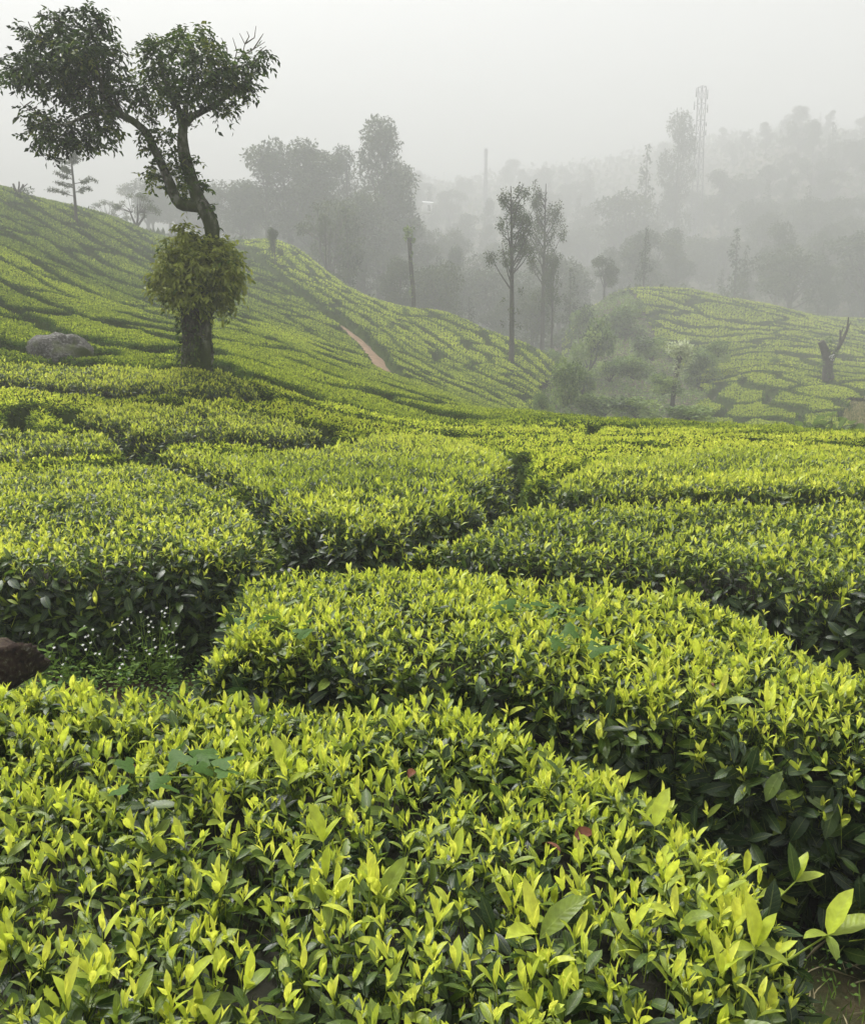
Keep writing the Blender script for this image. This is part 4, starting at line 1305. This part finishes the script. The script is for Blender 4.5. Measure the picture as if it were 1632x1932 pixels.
# shrubs of the valley
SHRUBS = [  # px, py of foot, py of top, width px, distance, kind, label
    (1062, 768, 672, 84, 40, 'bush', "dark upright shrub at the foot of the bright spur"),
    (1112, 700, 590, 95, 62, 'bush', "tall leafy shrub left of the rounded hill, lowest of its thicket"),
    (1160, 640, 560, 90, 78, 'bush', "leafy thicket shrub clinging to the left flank of the rounded hill"),
    (1100, 640, 570, 60, 80, 'bush', "small paler shrub at the left rim of the hill thicket"),
    (1190, 610, 560, 60, 84, 'bush', "dark shrub at the top of the hill thicket"),
    (1150, 720, 668, 80, 55, 'bush', "pale feathery shrub below the hill thicket"),
    (1195, 715, 665, 80, 54, 'bush', "mid-green shrub between the pale feathery shrub and the pollard tree"),
    (1230, 680, 630, 80, 64, 'bush', "broad shrub behind the pollard tree in the valley"),
    (1322, 730, 655, 80, 58, 'bush', "tall bushy shrub just right of the pollard tree"),
    (1345, 690, 640, 75, 60, 'bush', "dark shrub at the edge of the contour rows right of the pollard tree"),
    (1140, 785, 735, 110, 40, 'bush', "low spreading shrub right of the dark upright shrub"),
    (1205, 795, 742, 110, 38, 'bush', "low pale shrub left of the pollard's foot"),
    (1312, 800, 762, 130, 33, 'bush', "low rounded shrub at the pollard's foot on the right"),
    (1028, 790, 735, 50, 36, 'bush', "small dark shrub tucked against the lower end of the bright spur"),
    (1050, 700, 650, 60, 60, 'bush', "shrub peeping over the right end of the spur"),
    (1250, 745, 700, 70, 46, 'bush', "grey-green shrub directly behind the pollard's trunk"),
    (1100, 745, 690, 70, 48, 'bush', "shrub between the dark upright shrub and the hill thicket"),
]
for j, (px, pb, pt, wpx, Y, kind, lab) in enumerate(SHRUBS):
    h = (elev(pt) - elev(pb)) * Y
    wd_ = wpx / FPX * Y
    H0, _m = PROTO[kind][j % len(PROTO[kind])]
    natural = {'bush': 1.25, 'broad': .85}[kind] * h
    put_tree("shrub", kind, j, at(px, pb, Y), h, lab, "shrub", None, j * 1.3, wd_ / natural)
_p = pick(1468, 684, 40, 100)
put_tree("shrub", 'bush', 2, (_p[0], _p[1], float(ground_z(_p[0], _p[1]))), 1.1, "small round bush alone among the contour rows", "shrub", None, .4, .8)

# ------------------------------------------------------------------ pollarded trees and stumps
M_PALE_LEAF = leaf_material("pale_leaf", [(0.0, (0.58, 0.62, 0.40)), (0.5, (0.44, 0.50, 0.27)), (1.0, (0.12, 0.17, 0.07))], trans=.3, veins=False)


def pollard(name, px, pb, pt, Y, label, wtrunk, crown_w, crown_h, mat_leaf, seed, lean=0.0, sprouts=4):
    r = np.random.default_rng(seed)
    base = at(px, pb, Y); k = Y / FPX; h = (elev(pt) - elev(pb)) * Y
    root = empty(name, base, label, "tree")
    t = np.linspace(0, 1, 14)
    hh = h - crown_h * k * .55
    P = np.stack([lean * k * t + .03 * np.sin(t * 7), 0 * t, hh * t], -1)
    mb = MB(); mb.tube(P, wtrunk * k * .5 * (1.1 - .25 * t + .35 * np.exp(-((t - 1) / .12) ** 2)), 10, .15, seed)
    mb.build("trunk", M_TRUNK, root, None, None, True)
    mb = MB(); bl = []
    for _ in range(12):
        a = r.uniform(0, 6.28); q = r.random() ** .5 * crown_w * k * .36
        bl.append((P[-1] + np.array([cos(a) * q, sin(a) * q, r.uniform(-.35, .45) * crown_h * k]), (crown_w * k * .2,) * 2 + (crown_h * k * .23,)))
    crown_leaves(mb, bl, .9, .17, r, .35, -.1, .3)
    mb.build("crown", mat_leaf, root)
    mb = MB(); bl = []
    for _ in range(sprouts):
        f = r.uniform(.15, .8); bl.append((np.array([lean * k * f + r.normal(0, .1), -.1, hh * f]), (.16, .16, .25)))
    crown_leaves(mb, bl, .6, .13, r, .4, .1, .2); mb.build("sprouts", mat_leaf, root)


pollard("pollard_tree", 1263, 788, 636, 46, "pollard tree with a tuft of pale leaves on a bare trunk in the valley", 9, 58, 62, M_PALE_LEAF, 3, lean=14)
pollard("pollard_tree", 781, 580, 428, None or pick(781, 580, 40, 70)[1], "branchless pole-like tree wrapped in creepers on the crest of the spur", 8, 22, 34, M_SHRUB, 4, lean=-8, sprouts=10)


def dead_stump():
    p = pick(1566, 714, 30, 90); Y = p[1]; k = Y / FPX
    base = at(1563, 714, Y)
    root = empty("dead_tree", base, "cut dead tree with a stubby trunk and one bare raised limb among the contour rows", "tree")
    w = lambda px, py, dy=0: at(px, py, Y + dy) - base
    mb = MB()
    P = np.array([w(1563, 716), w(1561, 700), w(1561, 680), w(1558, 665), w(1552, 650), w(1549, 644)]); mb.tube(P, np.array([11, 9, 8.5, 8, 6.5, 6]) * k, 10, .15, 2)
    mb.build("trunk", M_TRUNK, root, None, None, True)
    mb = MB()
    P = np.array([w(1563, 690), w(1570, 674), w(1580, 658), w(1590, 640), w(1598, 622), w(1601, 598)]); mb.tube(P, np.array([6, 5, 4, 3.2, 2.4, 1]) * k, 8, .15, 5)
    P = np.array([w(1584, 652), w(1586, 635), w(1585, 622)]); mb.tube(P, np.array([3, 1.8, 1.2]) * k, 6)
    P = np.array([w(1586, 630), w(1592, 616)]); mb.tube(P, np.array([1.3, .7]) * k, 5)
    P = np.array([w(1600, 618), w(1606, 606)]); mb.tube(P, np.array([1.5, .6]) * k, 5)
    mb.build("limb", M_TRUNK, root, None, None, True)
    mb = MB(); P = np.array([w(1604, 612), w(1616, 615), w(1632, 626), w(1660, 640)]); mb.tube(P, np.full(4, .35 * k), 4); mb.build("hanging_vine", M_DRY, root)
    mb = MB(); r = np.random.default_rng(3)
    bl = [(w(1571, 655, -.2), (.35, .3, .45)), (w(1564, 640), (.25, .25, .35)), (w(1550, 686, -.2), (.3, .25, .35)), (w(1575, 668, -.3), (.3, .25, .3)), (w(1566, 700, -.3), (.3, .2, .4))]
    crown_leaves(mb, bl, .6, .16, r, .6, .1, .2); mb.build("sprouts", M_SHRUB, root)
    mb = MB(); bl = [(w(1570, 672, -.4), (.15, .1, .22))]; crown_leaves(mb, bl, .8, .1, r, .5, .1, .2); mb.build("lichen", M_PETAL, root)


dead_stump()


def ridge_stump():
    p = pick(32, 362, 35, 70); Y = p[1]; k = Y / FPX; base = at(32, 366, Y)
    root = empty("lopped_tree", base, "lopped stub with three short bare limbs on top of the left ridge", "tree")
    w = lambda px, py: at(px, py, Y) - base
    mb = MB(); mb.tube(np.array([w(32, 372), w(32, 360)]), np.array([4, 3.6]) * k, 7); mb.build("trunk", M_TRUNK, root)
    for pts, rr in (([(31, 362), (27, 353), (25, 346)], 2.4), ([(34, 362), (36, 350), (36, 342)], 1.6), ([(36, 362), (42, 353), (44, 347)], 2.2), ([(42, 354), (52, 346)], 1.0)):
        mb = MB(); mb.tube(np.array([w(*q) for q in pts]), np.linspace(rr, rr * .8, len(pts)) * k, 6); mb.build("limb", M_TRUNK, root)
    mb = MB(); crown_leaves(mb, [(w(54, 357), (.35, .3, .15)), (w(46, 360), (.3, .3, .2))], .7, .14, np.random.default_rng(2), .6); mb.build("sprouts", M_FAR, root)


ridge_stump()

# large-leaved shrub just beyond the crest on the right and the dry grass beside it
def big_leaf_shrub():
    Y = 24; base = at(1562, 835, Y); k = Y / FPX
    root = empty("large_leaved_shrub", base, "large-leaved shrub with rounded overlapping leaves beyond the crest at right", "shrub")
    r = np.random.default_rng(8)
    st = MB()
    leaf_me = MB()
    # one rounded leaf: a shallow dish
    a = np.linspace(0, 2 * pi, 9)[:-1]
    ring = np.stack([np.cos(a) * .5, .5 + .5 * np.sin(a), .06 * np.cos(2 * a)], -1)
    leaf_me.add(np.vstack([ring, [0, .45, .10]]), [(q, (q + 1) % 8, 8) for q in range(8)], np.tile([.5, .5, .45], (9, 1)))
    me = leaf_me.mesh("leaf", M_SHRUB, True)
    for j in range(74):
        px = 1562 + r.normal(0, 32); t = r.random()
        top = 775 + ((px - 1562) / 66) ** 2 * 26
        if abs(px - 1562) > 72: continue
        py = top + t * (838 - top)
        p = at(px, py, Y + r.uniform(-.5, .4)) - base
        o = bpy.data.objects.new("leaf", me); COL.objects.link(o); o.parent = root; o.location = p
        s = r.uniform(.20, .36); o.scale = (s, s, s); o.rotation_euler = (r.uniform(-1.2, -.3), r.normal(0, .4), r.uniform(-1, 1))
        if j % 3 == 0: st.tube(np.array([[p[0] * .3, 0, -.2], p]), [.012, .006], 4, cap=False)
    st.build("stems", M_TRUNK, root)


big_leaf_shrub()


def grass_patch(name, pts, n, hgt, mat, label, r, ages=(.1, .4), wid=.012):
    mb = MB()
    x, y, z = pts
    d = r.normal(0, .35, (len(x), 3)) + np.array([0, 0, 1.0])
    mb.leaves(np.stack([x, y, z], -1), d, hgt * r.uniform(.5, 1.3, len(x)), wid * r.uniform(.6, 1.3, len(x)), r.uniform(*ages, len(x)), r, fold=.1, mid=.3)
    o = mb.build(name, mat, None, None, "stuff"); o["label"] = label


_r = np.random.default_rng(31)
M_DRYGRASS = leaf_material("dry_grass", [(0.0, (0.36, 0.30, 0.14)), (0.5, (0.22, 0.22, 0.08)), (1.0, (0.09, 0.13, 0.035))], rough=(.7, .7), trans=.3, veins=False, spec=.1)
_n = 30000
_px = 1592 + 190 * _r.random(_n) ** .8 + _r.normal(0, 7, _n); _Y = _r.uniform(28, 47, _n); _x = (_px - CX) / FPX * _Y
grass_patch("dry_grass", (_x, _Y, ground_z(_x, _Y) + .15), _n, .22, M_DRYGRASS, "patch of tan dry grass beside the contour rows at the right edge", _r, (0, .9), .11)

# ------------------------------------------------------------------ masts and hut on the far ridge
def lattice_mast(px, pt, Y, hb, label, w0, w1, antennas, bays):
    top = at(px, pt, Y)
    zb = float(ground_z(top[0], Y)) - .3
    H = top[2] - zb
    root = empty("lattice_mast", (top[0], Y, zb), label, "mast")
    corners = [(1, 1), (1, -1), (-1, -1), (-1, 1)]
    wz = lambda f: (w0 + (w1 - w0) * min(1, f / .72)) * .5
    ang = .5
    def cp(i, f):
        c = corners[i % 4]; q = wz(f)
        return np.array([(c[0] * cos(ang) - c[1] * sin(ang)) * q, (c[0] * sin(ang) + c[1] * cos(ang)) * q, f * H])
    for i in range(4):
        mb = MB(); mb.tube(np.array([cp(i, f) for f in (0, .36, .72, 1)]), np.full(4, .12), 6); mb.build("leg", M_STEEL, root)
    mb = MB()
    fs = np.linspace(.02, 1, bays + 1)
    for a, b in zip(fs[:-1], fs[1:]):
        for i in range(4):
            mb.tube(np.array([cp(i, a), cp(i + 1, b)]), [.035, .035], 4, cap=False)
            mb.tube(np.array([cp(i, b), cp(i + 1, b)]), [.07, .07], 4, cap=False)
            mb.tube(np.array([cp(i + 1, a), cp(i, b)]), [.04, .04], 4, cap=False)
    mb.build("bracing", M_STEEL, root, None, "stuff")
    for (ox, f, ln) in antennas:
        mb = MB(); q = wz(f)
        c = np.array([ox * (q * 1.4 + .45), 0, f * H])
        mb.box(c, (.24, .18, ln * .8))
        mb.tube(np.array([c, [ox * q, 0, f * H]]), [.05, .05], 4)
        mb.build("antenna_panel", M_STEEL, root)
    return root


lattice_mast(1325, 163, 228, None, "tall lattice telecom mast with antenna panels rising from the foggy ridge", 2.5, 1.35,
             [(-1, .97, 2.6), (1, .96, 2.8), (-1.25, .90, 2.4), (1.1, .885, 2.4), (-1, .79, 1.2), (1, .80, 1.1), (-1.15, .72, 2.0), (1, .755, 1.6)], 11)
lattice_mast(917, 280, 320, None, "faint slender mast half lost in the fog above the silver oak", 1.2, .7, [(-.6, .96, 1.6), (.6, .95, 1.6)], 16)


def hut():
    p = at(806, 384, 260)
    z = p[2] - 1.4
    root = empty("hut", (p[0], p[1], z), "tiny white hut with a pale tin roof far up the misty slope", "hut", None, .2)
    mb = MB(); mb.box((0, 0, .2), (2.6, 2.2, 2.6)); mb.build("wall", M_WHITE, root)
    mb = MB(); mb.add([(-1.6, -1.4, 1.45), (1.6, -1.4, 1.45), (1.6, 1.4, 1.45), (-1.6, 1.4, 1.45), (-1.6, 0, 2.1), (1.6, 0, 2.1)], [(0, 1, 5, 4), (2, 3, 4, 5)]); mb.add([(-1.6, -1.4, 1.45), (-1.6, 1.4, 1.45), (-1.6, 0, 2.1), (1.6, -1.4, 1.45), (1.6, 1.4, 1.45), (1.6, 0, 2.1)], [(1, 0, 2), (3, 4, 5)]); mb.build("roof", M_ROOF, root)
    mb = MB(); mb.box((.3, -1.12, .1), (.7, .06, 1.7)); mb.build("door", M_TRUNK, root)


hut()

# ------------------------------------------------------------------ rocks
def boulder(name, c, rad, seed, mat, label, cat="boulder", n=40, rough=.16):
    th = np.linspace(0, pi, n // 2); ph = np.linspace(0, 2 * pi, n, endpoint=False)
    T_, P_ = np.meshgrid(th, ph, indexing='ij')
    d = np.stack([np.sin(T_) * np.cos(P_), np.sin(T_) * np.sin(P_), np.cos(T_)], -1)
    q = 1 + rough * noise2(d[..., 0] * 2.2 + seed, d[..., 1] * 2.2 + d[..., 2] * 1.7, seed) + rough * .35 * noise2(d[..., 0] * 7, d[..., 1] * 7 + d[..., 2] * 5, seed + 2)
    V = d * q[..., None] * np.array(rad)
    i = np.arange(n // 2 - 1)[:, None] * n; j = np.arange(n)[None]
    F = np.stack([i + j, i + n + j, i + n + (j + 1) % n, i + (j + 1) % n], -1).reshape(-1, 4)
    o = link(name, mesh_np(name, V, F, None, mat, True), None, c)
    return props(o, label, cat)


_k = ROCK_P[1] / FPX
_c = at(118, 676, ROCK_P[1] + .35)
boulder("boulder", _c, (62 * _k, .45, 47 * _k), 4, M_ROCK, "lichen-spotted grey boulder half buried in the tea left of the big tree")
_c = at(-75, 1292, 2.8)
boulder("earth_mound", _c, (.21, .24, .15), 9, M_EARTH, "reddish brown earth mound at the left edge under the wide left bush", "mound", n=70, rough=.34)

# ------------------------------------------------------------------ small growth in the gaps
def gap_mask(x, y, margin=.02):
    ok = np.ones(x.shape, bool)
    for P in NEAR_POLYS: ok &= poly_sd(P, x, y) < -margin
    return ok


def ground_cover():
    r = np.random.default_rng(14)
    n = 26000
    x, y = r.uniform(-2.3, 3.2, n), r.uniform(.7, 5.2, n)
    k = gap_mask(x, y, -.06); x, y = x[k], y[k]
    dens = np.clip(.45 + 1.0 * noise2(x * 3.2, y * 3.2, 6.), .06, 1) * np.where(x > .5, .45, 1)
    k = r.random(len(x)) < dens; x, y = x[k], y[k]
    z = ground_z(x, y) + .035 + .10 * smooth(-.5, -1.5, x) * smooth(2.2, 3, y)
    mb = MB()
    for j in range(6):       # low round-leaved weeds
        n = len(x); a = r.uniform(0, 6.28, n); q = r.uniform(0, .05, n)
        p = np.stack([x + np.cos(a) * q, y + np.sin(a) * q, z + r.uniform(-.03, .05, n)], -1)
        d = np.stack([np.cos(a), np.sin(a), r.uniform(-.1, .7, n)], -1)
        L = r.uniform(.010, .024, n) * np.where(x > .5, .62, 1)
        mb.leaves(p, d, L, L * .8, np.clip(r.normal(.5, .25, n), 0, 1), r, mid=.5)
    o = mb.build("ground_weeds", M_WEED, None, None, "stuff"); o["label"] = "small round-leaved weeds covering the soil between the first bushes"
    n = 11000
    x, y = r.uniform(.3, 3.2, n), r.uniform(.6, 3.5, n)
    k = gap_mask(x, y, -.03); x, y = x[k], y[k]
    grass_patch("grass", (x, y, ground_z(x, y) + .015), len(x), .045, M_WEED, "thin grass blades on the bare soil at the lower right", r, (0, .6), .004)
    n = 2600
    x, y = r.uniform(.3, 3.2, n), r.uniform(.6, 3.5, n)
    k = gap_mask(x, y, 0); x, y = x[k], y[k]; n = len(x)
    mb = MB(); a = r.uniform(0, 6.28, n)
    mb.leaves(np.stack([x, y, ground_z(x, y) + .04], -1), np.stack([np.cos(a), np.sin(a), r.normal(.1, .25, n)], -1), r.uniform(.04, .13, n), np.full(n, .003), np.full(n, .5), r)
    o = mb.build("dry_litter", M_STRAW, None, None, "stuff"); o["label"] = "dead twigs and straw lying on the soil at the lower right"


ground_cover()


def flowering_weed(x, y, h, seed, label, group):
    r = np.random.default_rng(seed)
    z = float(ground_z(x, y)) + .1
    root = empty("flowering_weed", (x, y, z), label, "weed", group)
    st, fl, lf = MB(), MB(), MB()
    for _ in range(4):
        tip = np.array([r.normal(0, .06), r.normal(0, .04), h * r.uniform(.6, 1.1)])
        P = np.array([[0, 0, 0], tip * .5 + r.normal(0, .01, 3), tip]); st.tube(P, [.0022, .0017, .001], 4, cap=False)
        for q in range(3):
            e = tip + r.normal(0, .018, 3) + [0, 0, .01]
            st.tube(np.array([tip * .93, e]), [.001, .0008], 3, cap=False)
            if r.random() < .55:
                a = np.arange(5) * 1.257 + r.uniform(0, 1)
                d = np.stack([np.cos(a), np.sin(a) * .8 - .3, np.sin(a) * .6 + .5], -1)
                fl.leaves(np.repeat(e[None], 5, 0), d, .007, .0055, .5, r, fold=.05, mid=.6)
        n = 9; f = r.uniform(.05, .7, n); a = r.uniform(0, 6.28, n)
        lf.leaves(f[:, None] * tip, np.stack([np.cos(a), np.sin(a), r.uniform(.1, .7, n)], -1), r.uniform(.02, .045, n), r.uniform(.008, .018, n), np.clip(r.normal(.35, .15, n), 0, 1), r)
    st.build("stems", M_WEED, root); fl.build("flowers", M_PETAL, root); lf.build("leaves", M_WEED, root)


def gap_point(px, py, zoff=.12):
    return pick(px, py, 1.5, 6, lambda x, y: ground_z(x, y) + zoff)


for j, (px, py, h) in enumerate([(70, 1250, .26), (128, 1280, .18), (195, 1262, .20), (228, 1285, .14), (262, 1262, .28), (285, 1272, .30), (305, 1255, .32), (318, 1270, .22), (240, 1240, .24), (165, 1290, .14)]):
    p = gap_point(px, py)
    flowering_weed(p[0], p[1], h * .8, 100 + j, "thin-stemmed weed with tiny white flowers below the wide left bush", "white-flowered weeds in the left gap")


def leafy_weed(px, py, h, seed, label, L=.045):
    r = np.random.default_rng(seed); p = gap_point(px, py)
    root = empty("leafy_weed", (p[0], p[1], float(ground_z(p[0], p[1])) + .08), label, "weed")
    st, me = MB(), MB()
    curved_leaf(me, np.zeros(3), 0, 1.1, .5, 1.0, .52, .25, .35, 4)
    lm = me.mesh("leaf", M_WEED, True)
    for _ in range(4):
        tip = np.array([r.normal(0, .07), r.normal(0, .05), h * r.uniform(.6, 1.1)])
        st.tube(np.array([[0, 0, 0], tip * .55 + r.normal(0, .01, 3), tip]), [.003, .0025, .0015], 4, cap=False)
        for q in range(6):
            o = bpy.data.objects.new("leaf", lm); COL.objects.link(o); o.parent = root
            o.location = tip * (1 - .13 * q) + r.normal(0, .003, 3); s = L * r.uniform(.6, 1.2); o.scale = (s, s, s); o.rotation_euler = (r.normal(0, .25), r.normal(-.1, .25), q * 2.4 + r.uniform(0, 1))
    st.build("stems", M_WEED, root)


leafy_weed(80, 1275, .17, 1, "leafy green weed beside the earth mound at the left edge")
leafy_weed(150, 1262, .20, 2, "tallest leafy weed in the left gap with drooping pointed leaves")
leafy_weed(40, 1292, .10, 3, "small low weed in front of the earth mound", .03)
leafy_weed(1600, 1640, .16, 4, "leafy weed on the soil under the right flank of the middle bush", .05)
leafy_weed(1560, 1560, .10, 5, "small weed in the shade under the right flank of the middle bush", .03)

# broad-leaved vines over the middle bush
def vine(pts, label, seed, size):
    r = np.random.default_rng(seed)
    W = np.array([pick(px, py, 1.5, 6) for px, py in pts]); W[:, 2] += .06
    root = empty("vine", W[0], label, "vine")
    st = MB(); st.tube(W - W[0], np.full(len(W), .0018), 4, cap=False); st.build("stem", M_WEED, root)
    # lobed leaf outline
    a = np.radians([-90, -60, -25, 10, 35, 60, 90, 120, 145, 170, 205, 240])
    rad = np.array([.15, .62, .78, .55, .45, .7, 1.0, .7, .45, .55, .78, .62])
    ring = np.stack([rad * np.cos(a), rad * np.sin(a), -.18 * np.abs(np.cos(a)) * rad], -1)
    lb = MB(); lb.add(np.vstack([ring, [0, 0, .03]]), [(k, (k + 1) % 12, 12) for k in range(12)], np.tile([.5, .5, .72], (13, 1)))
    me = lb.mesh("leaf", M_WEED, True)
    n = len(pts) * 3
    for k in range(n):
        f = r.uniform(0, len(W) - 1); i = int(f); p = W[i] + (W[min(i + 1, len(W) - 1)] - W[i]) * (f - i) + np.array([*r.normal(0, .045, 2), r.uniform(.0, .03)])
        o = bpy.data.objects.new("leaf", me); COL.objects.link(o); o.parent = root; o.location = p - W[0]
        s = size * r.uniform(.65, 1.2); o.scale = (s, s, s); o.rotation_euler = (r.normal(.15, .3), r.normal(0, .3), r.uniform(0, 6.28))


vine([(930, 1172), (965, 1190), (1010, 1185), (1050, 1188), (1100, 1200)], "upper broad-leaved vine creeping over the top of the middle bush", 1, .036)
vine([(1030, 1248), (1075, 1255), (1120, 1256), (1170, 1268)], "lower broad-leaved vine creeping over the front shoulder of the middle bush", 2, .036)
vine([(520, 1220), (545, 1232), (560, 1245)], "short vine with two or three lobed leaves at the left end of the middle bush", 3, .034)
vine([(260, 1560), (300, 1570), (360, 1590), (390, 1605)], "vine with dark lobed leaves half hidden in the nearest tea bush", 4, .034)

# fallen leaves, plastic scrap, the shoots that lean out over the path
def dead_leaf(px, py, L, label, rz):
    p = pick(px, py, .5, 5); mb = MB()
    curved_leaf(mb, np.zeros(3), rz, 1.0, 1.2, L, L * .5, .5, .5, 5, .4)
    o = mb.build("dead_leaf", M_DEAD, None, p + np.array([0, 0, .012]), None, True); props(o, label, "leaf")


dead_leaf(1082, 1600, .05, "curled brown dead leaf caught in the nearest tea bush, larger of a pair", .5)
dead_leaf(1058, 1622, .042, "paler brown dead leaf just below the larger curled one", 2.4)
dead_leaf(770, 1480, .036, "small red-brown dead leaf caught near the top of the nearest bush", 1.1)
dead_leaf(1345, 1305, .03, "single brown dead leaf on the front of the middle bush", 1.6)
_p = pick(1618, 1690, 1.2, 4, lambda x, y: ground_z(x, y) + .03)
_mb = MB(); _t = np.linspace(-.9, .9, 9)
_mb.tube(np.stack([.06 * np.sin(_t), .04 * np.cos(_t) * 0 - .03 * _t, .02 * np.cos(_t * 1.5)], -1), np.array([.004, .008, .010, .011, .011, .010, .009, .007, .003]), 8)
props(_mb.build("plastic_scrap", M_PLASTIC, None, _p, None, True), "shiny green scrap of plastic lying on the soil at the right edge", "litter")


def leaning_shoot(px, py, Y, label, leaves, seed, foot):
    """a long shoot reaching out of the nearest bush; leaves: (length, azimuth, angle from vertical, bend, age)"""
    base = at(px, py, Y); r = np.random.default_rng(seed)
    so = bpy.data.objects.new("long_shoot", None); COL.objects.link(so); so.parent = R1
    so.location = base - np.array(R1.location); so["label"] = label
    st = MB(); ft = at(foot[0], foot[1], foot[2]) - base
    st.tube(np.array([ft, ft * .45 + [0, 0, -.01], [0, 0, 0]]), [.0018, .0015, .0011], 6, cap=False)
    A_ = np.concatenate(st.A); A_[:] = [.5, 0, .35]; st.A = [A_[:]]
    st.V = [np.concatenate(st.V)]
    st.build("stem", M_TEA, so)
    for (L, az, th, bd, ag) in leaves:
        mb = MB(); curved_leaf(mb, np.zeros(3), az, th, bd, L * .92, L * .42, .3, ag, 8, r.normal(0, .15)); mb.build("leaf", M_TEA, so, None, None, True)


leaning_shoot(1562, 1765, 1.12, "long shoot reaching out to the right over the soil, with two large leaves", [(.082, .35, .45, .25, .18), (.085, .05, 1.15, .25, .32), (.05, 3.5, 1.1, .7, .3), (.045, 4.6, 1.5, .8, .4)], 1, (1400, 1840, 1.05))
leaning_shoot(1425, 1790, 1.05, "broad shoot with three wide upright leaves at the right end of the nearest bush", [(.085, 2.2, .18, .2, .12), (.06, .3, .5, .2, .18), (.05, 5.6, 1.3, .8, .3), (.045, 3.4, 1.2, .4, .25)], 2, (1400, 1900, .98))
leaning_shoot(1500, 1665, 1.35, "shoot with one dark upright leaf and two pale ones at the right end of the nearest bush", [(.072, 1.9, .25, .1, .68), (.062, .7, .5, .5, .22), (.058, .1, 1.2, .3, .28)], 3, (1400, 1740, 1.25))
leaning_shoot(535, 1450, 1.62, "tall shoot with one big pale leaf standing clear above the nearest bush", [(.075, 2.4, .35, .25, .14), (.05, .4, .6, .5, .2), (.06, 4.2, 1.1, .5, .5)], 4, (545, 1500, 1.6))
leaning_shoot(610, 1590, 1.32, "tall shoot with a wide pointed leaf in the middle of the nearest bush", [(.075, 2.6, .3, .3, .16), (.055, .5, .5, .5, .2), (.05, 3.6, .9, .5, .35)], 5, (615, 1640, 1.3))
leaning_shoot(1235, 1560, 1.4, "large-leaved shoot near the right corner of the nearest bush", [(.078, .7, .45, .3, .17), (.05, 2.6, .8, .5, .2), (.055, .2, 1.2, .6, .35)], 6, (1230, 1600, 1.38))
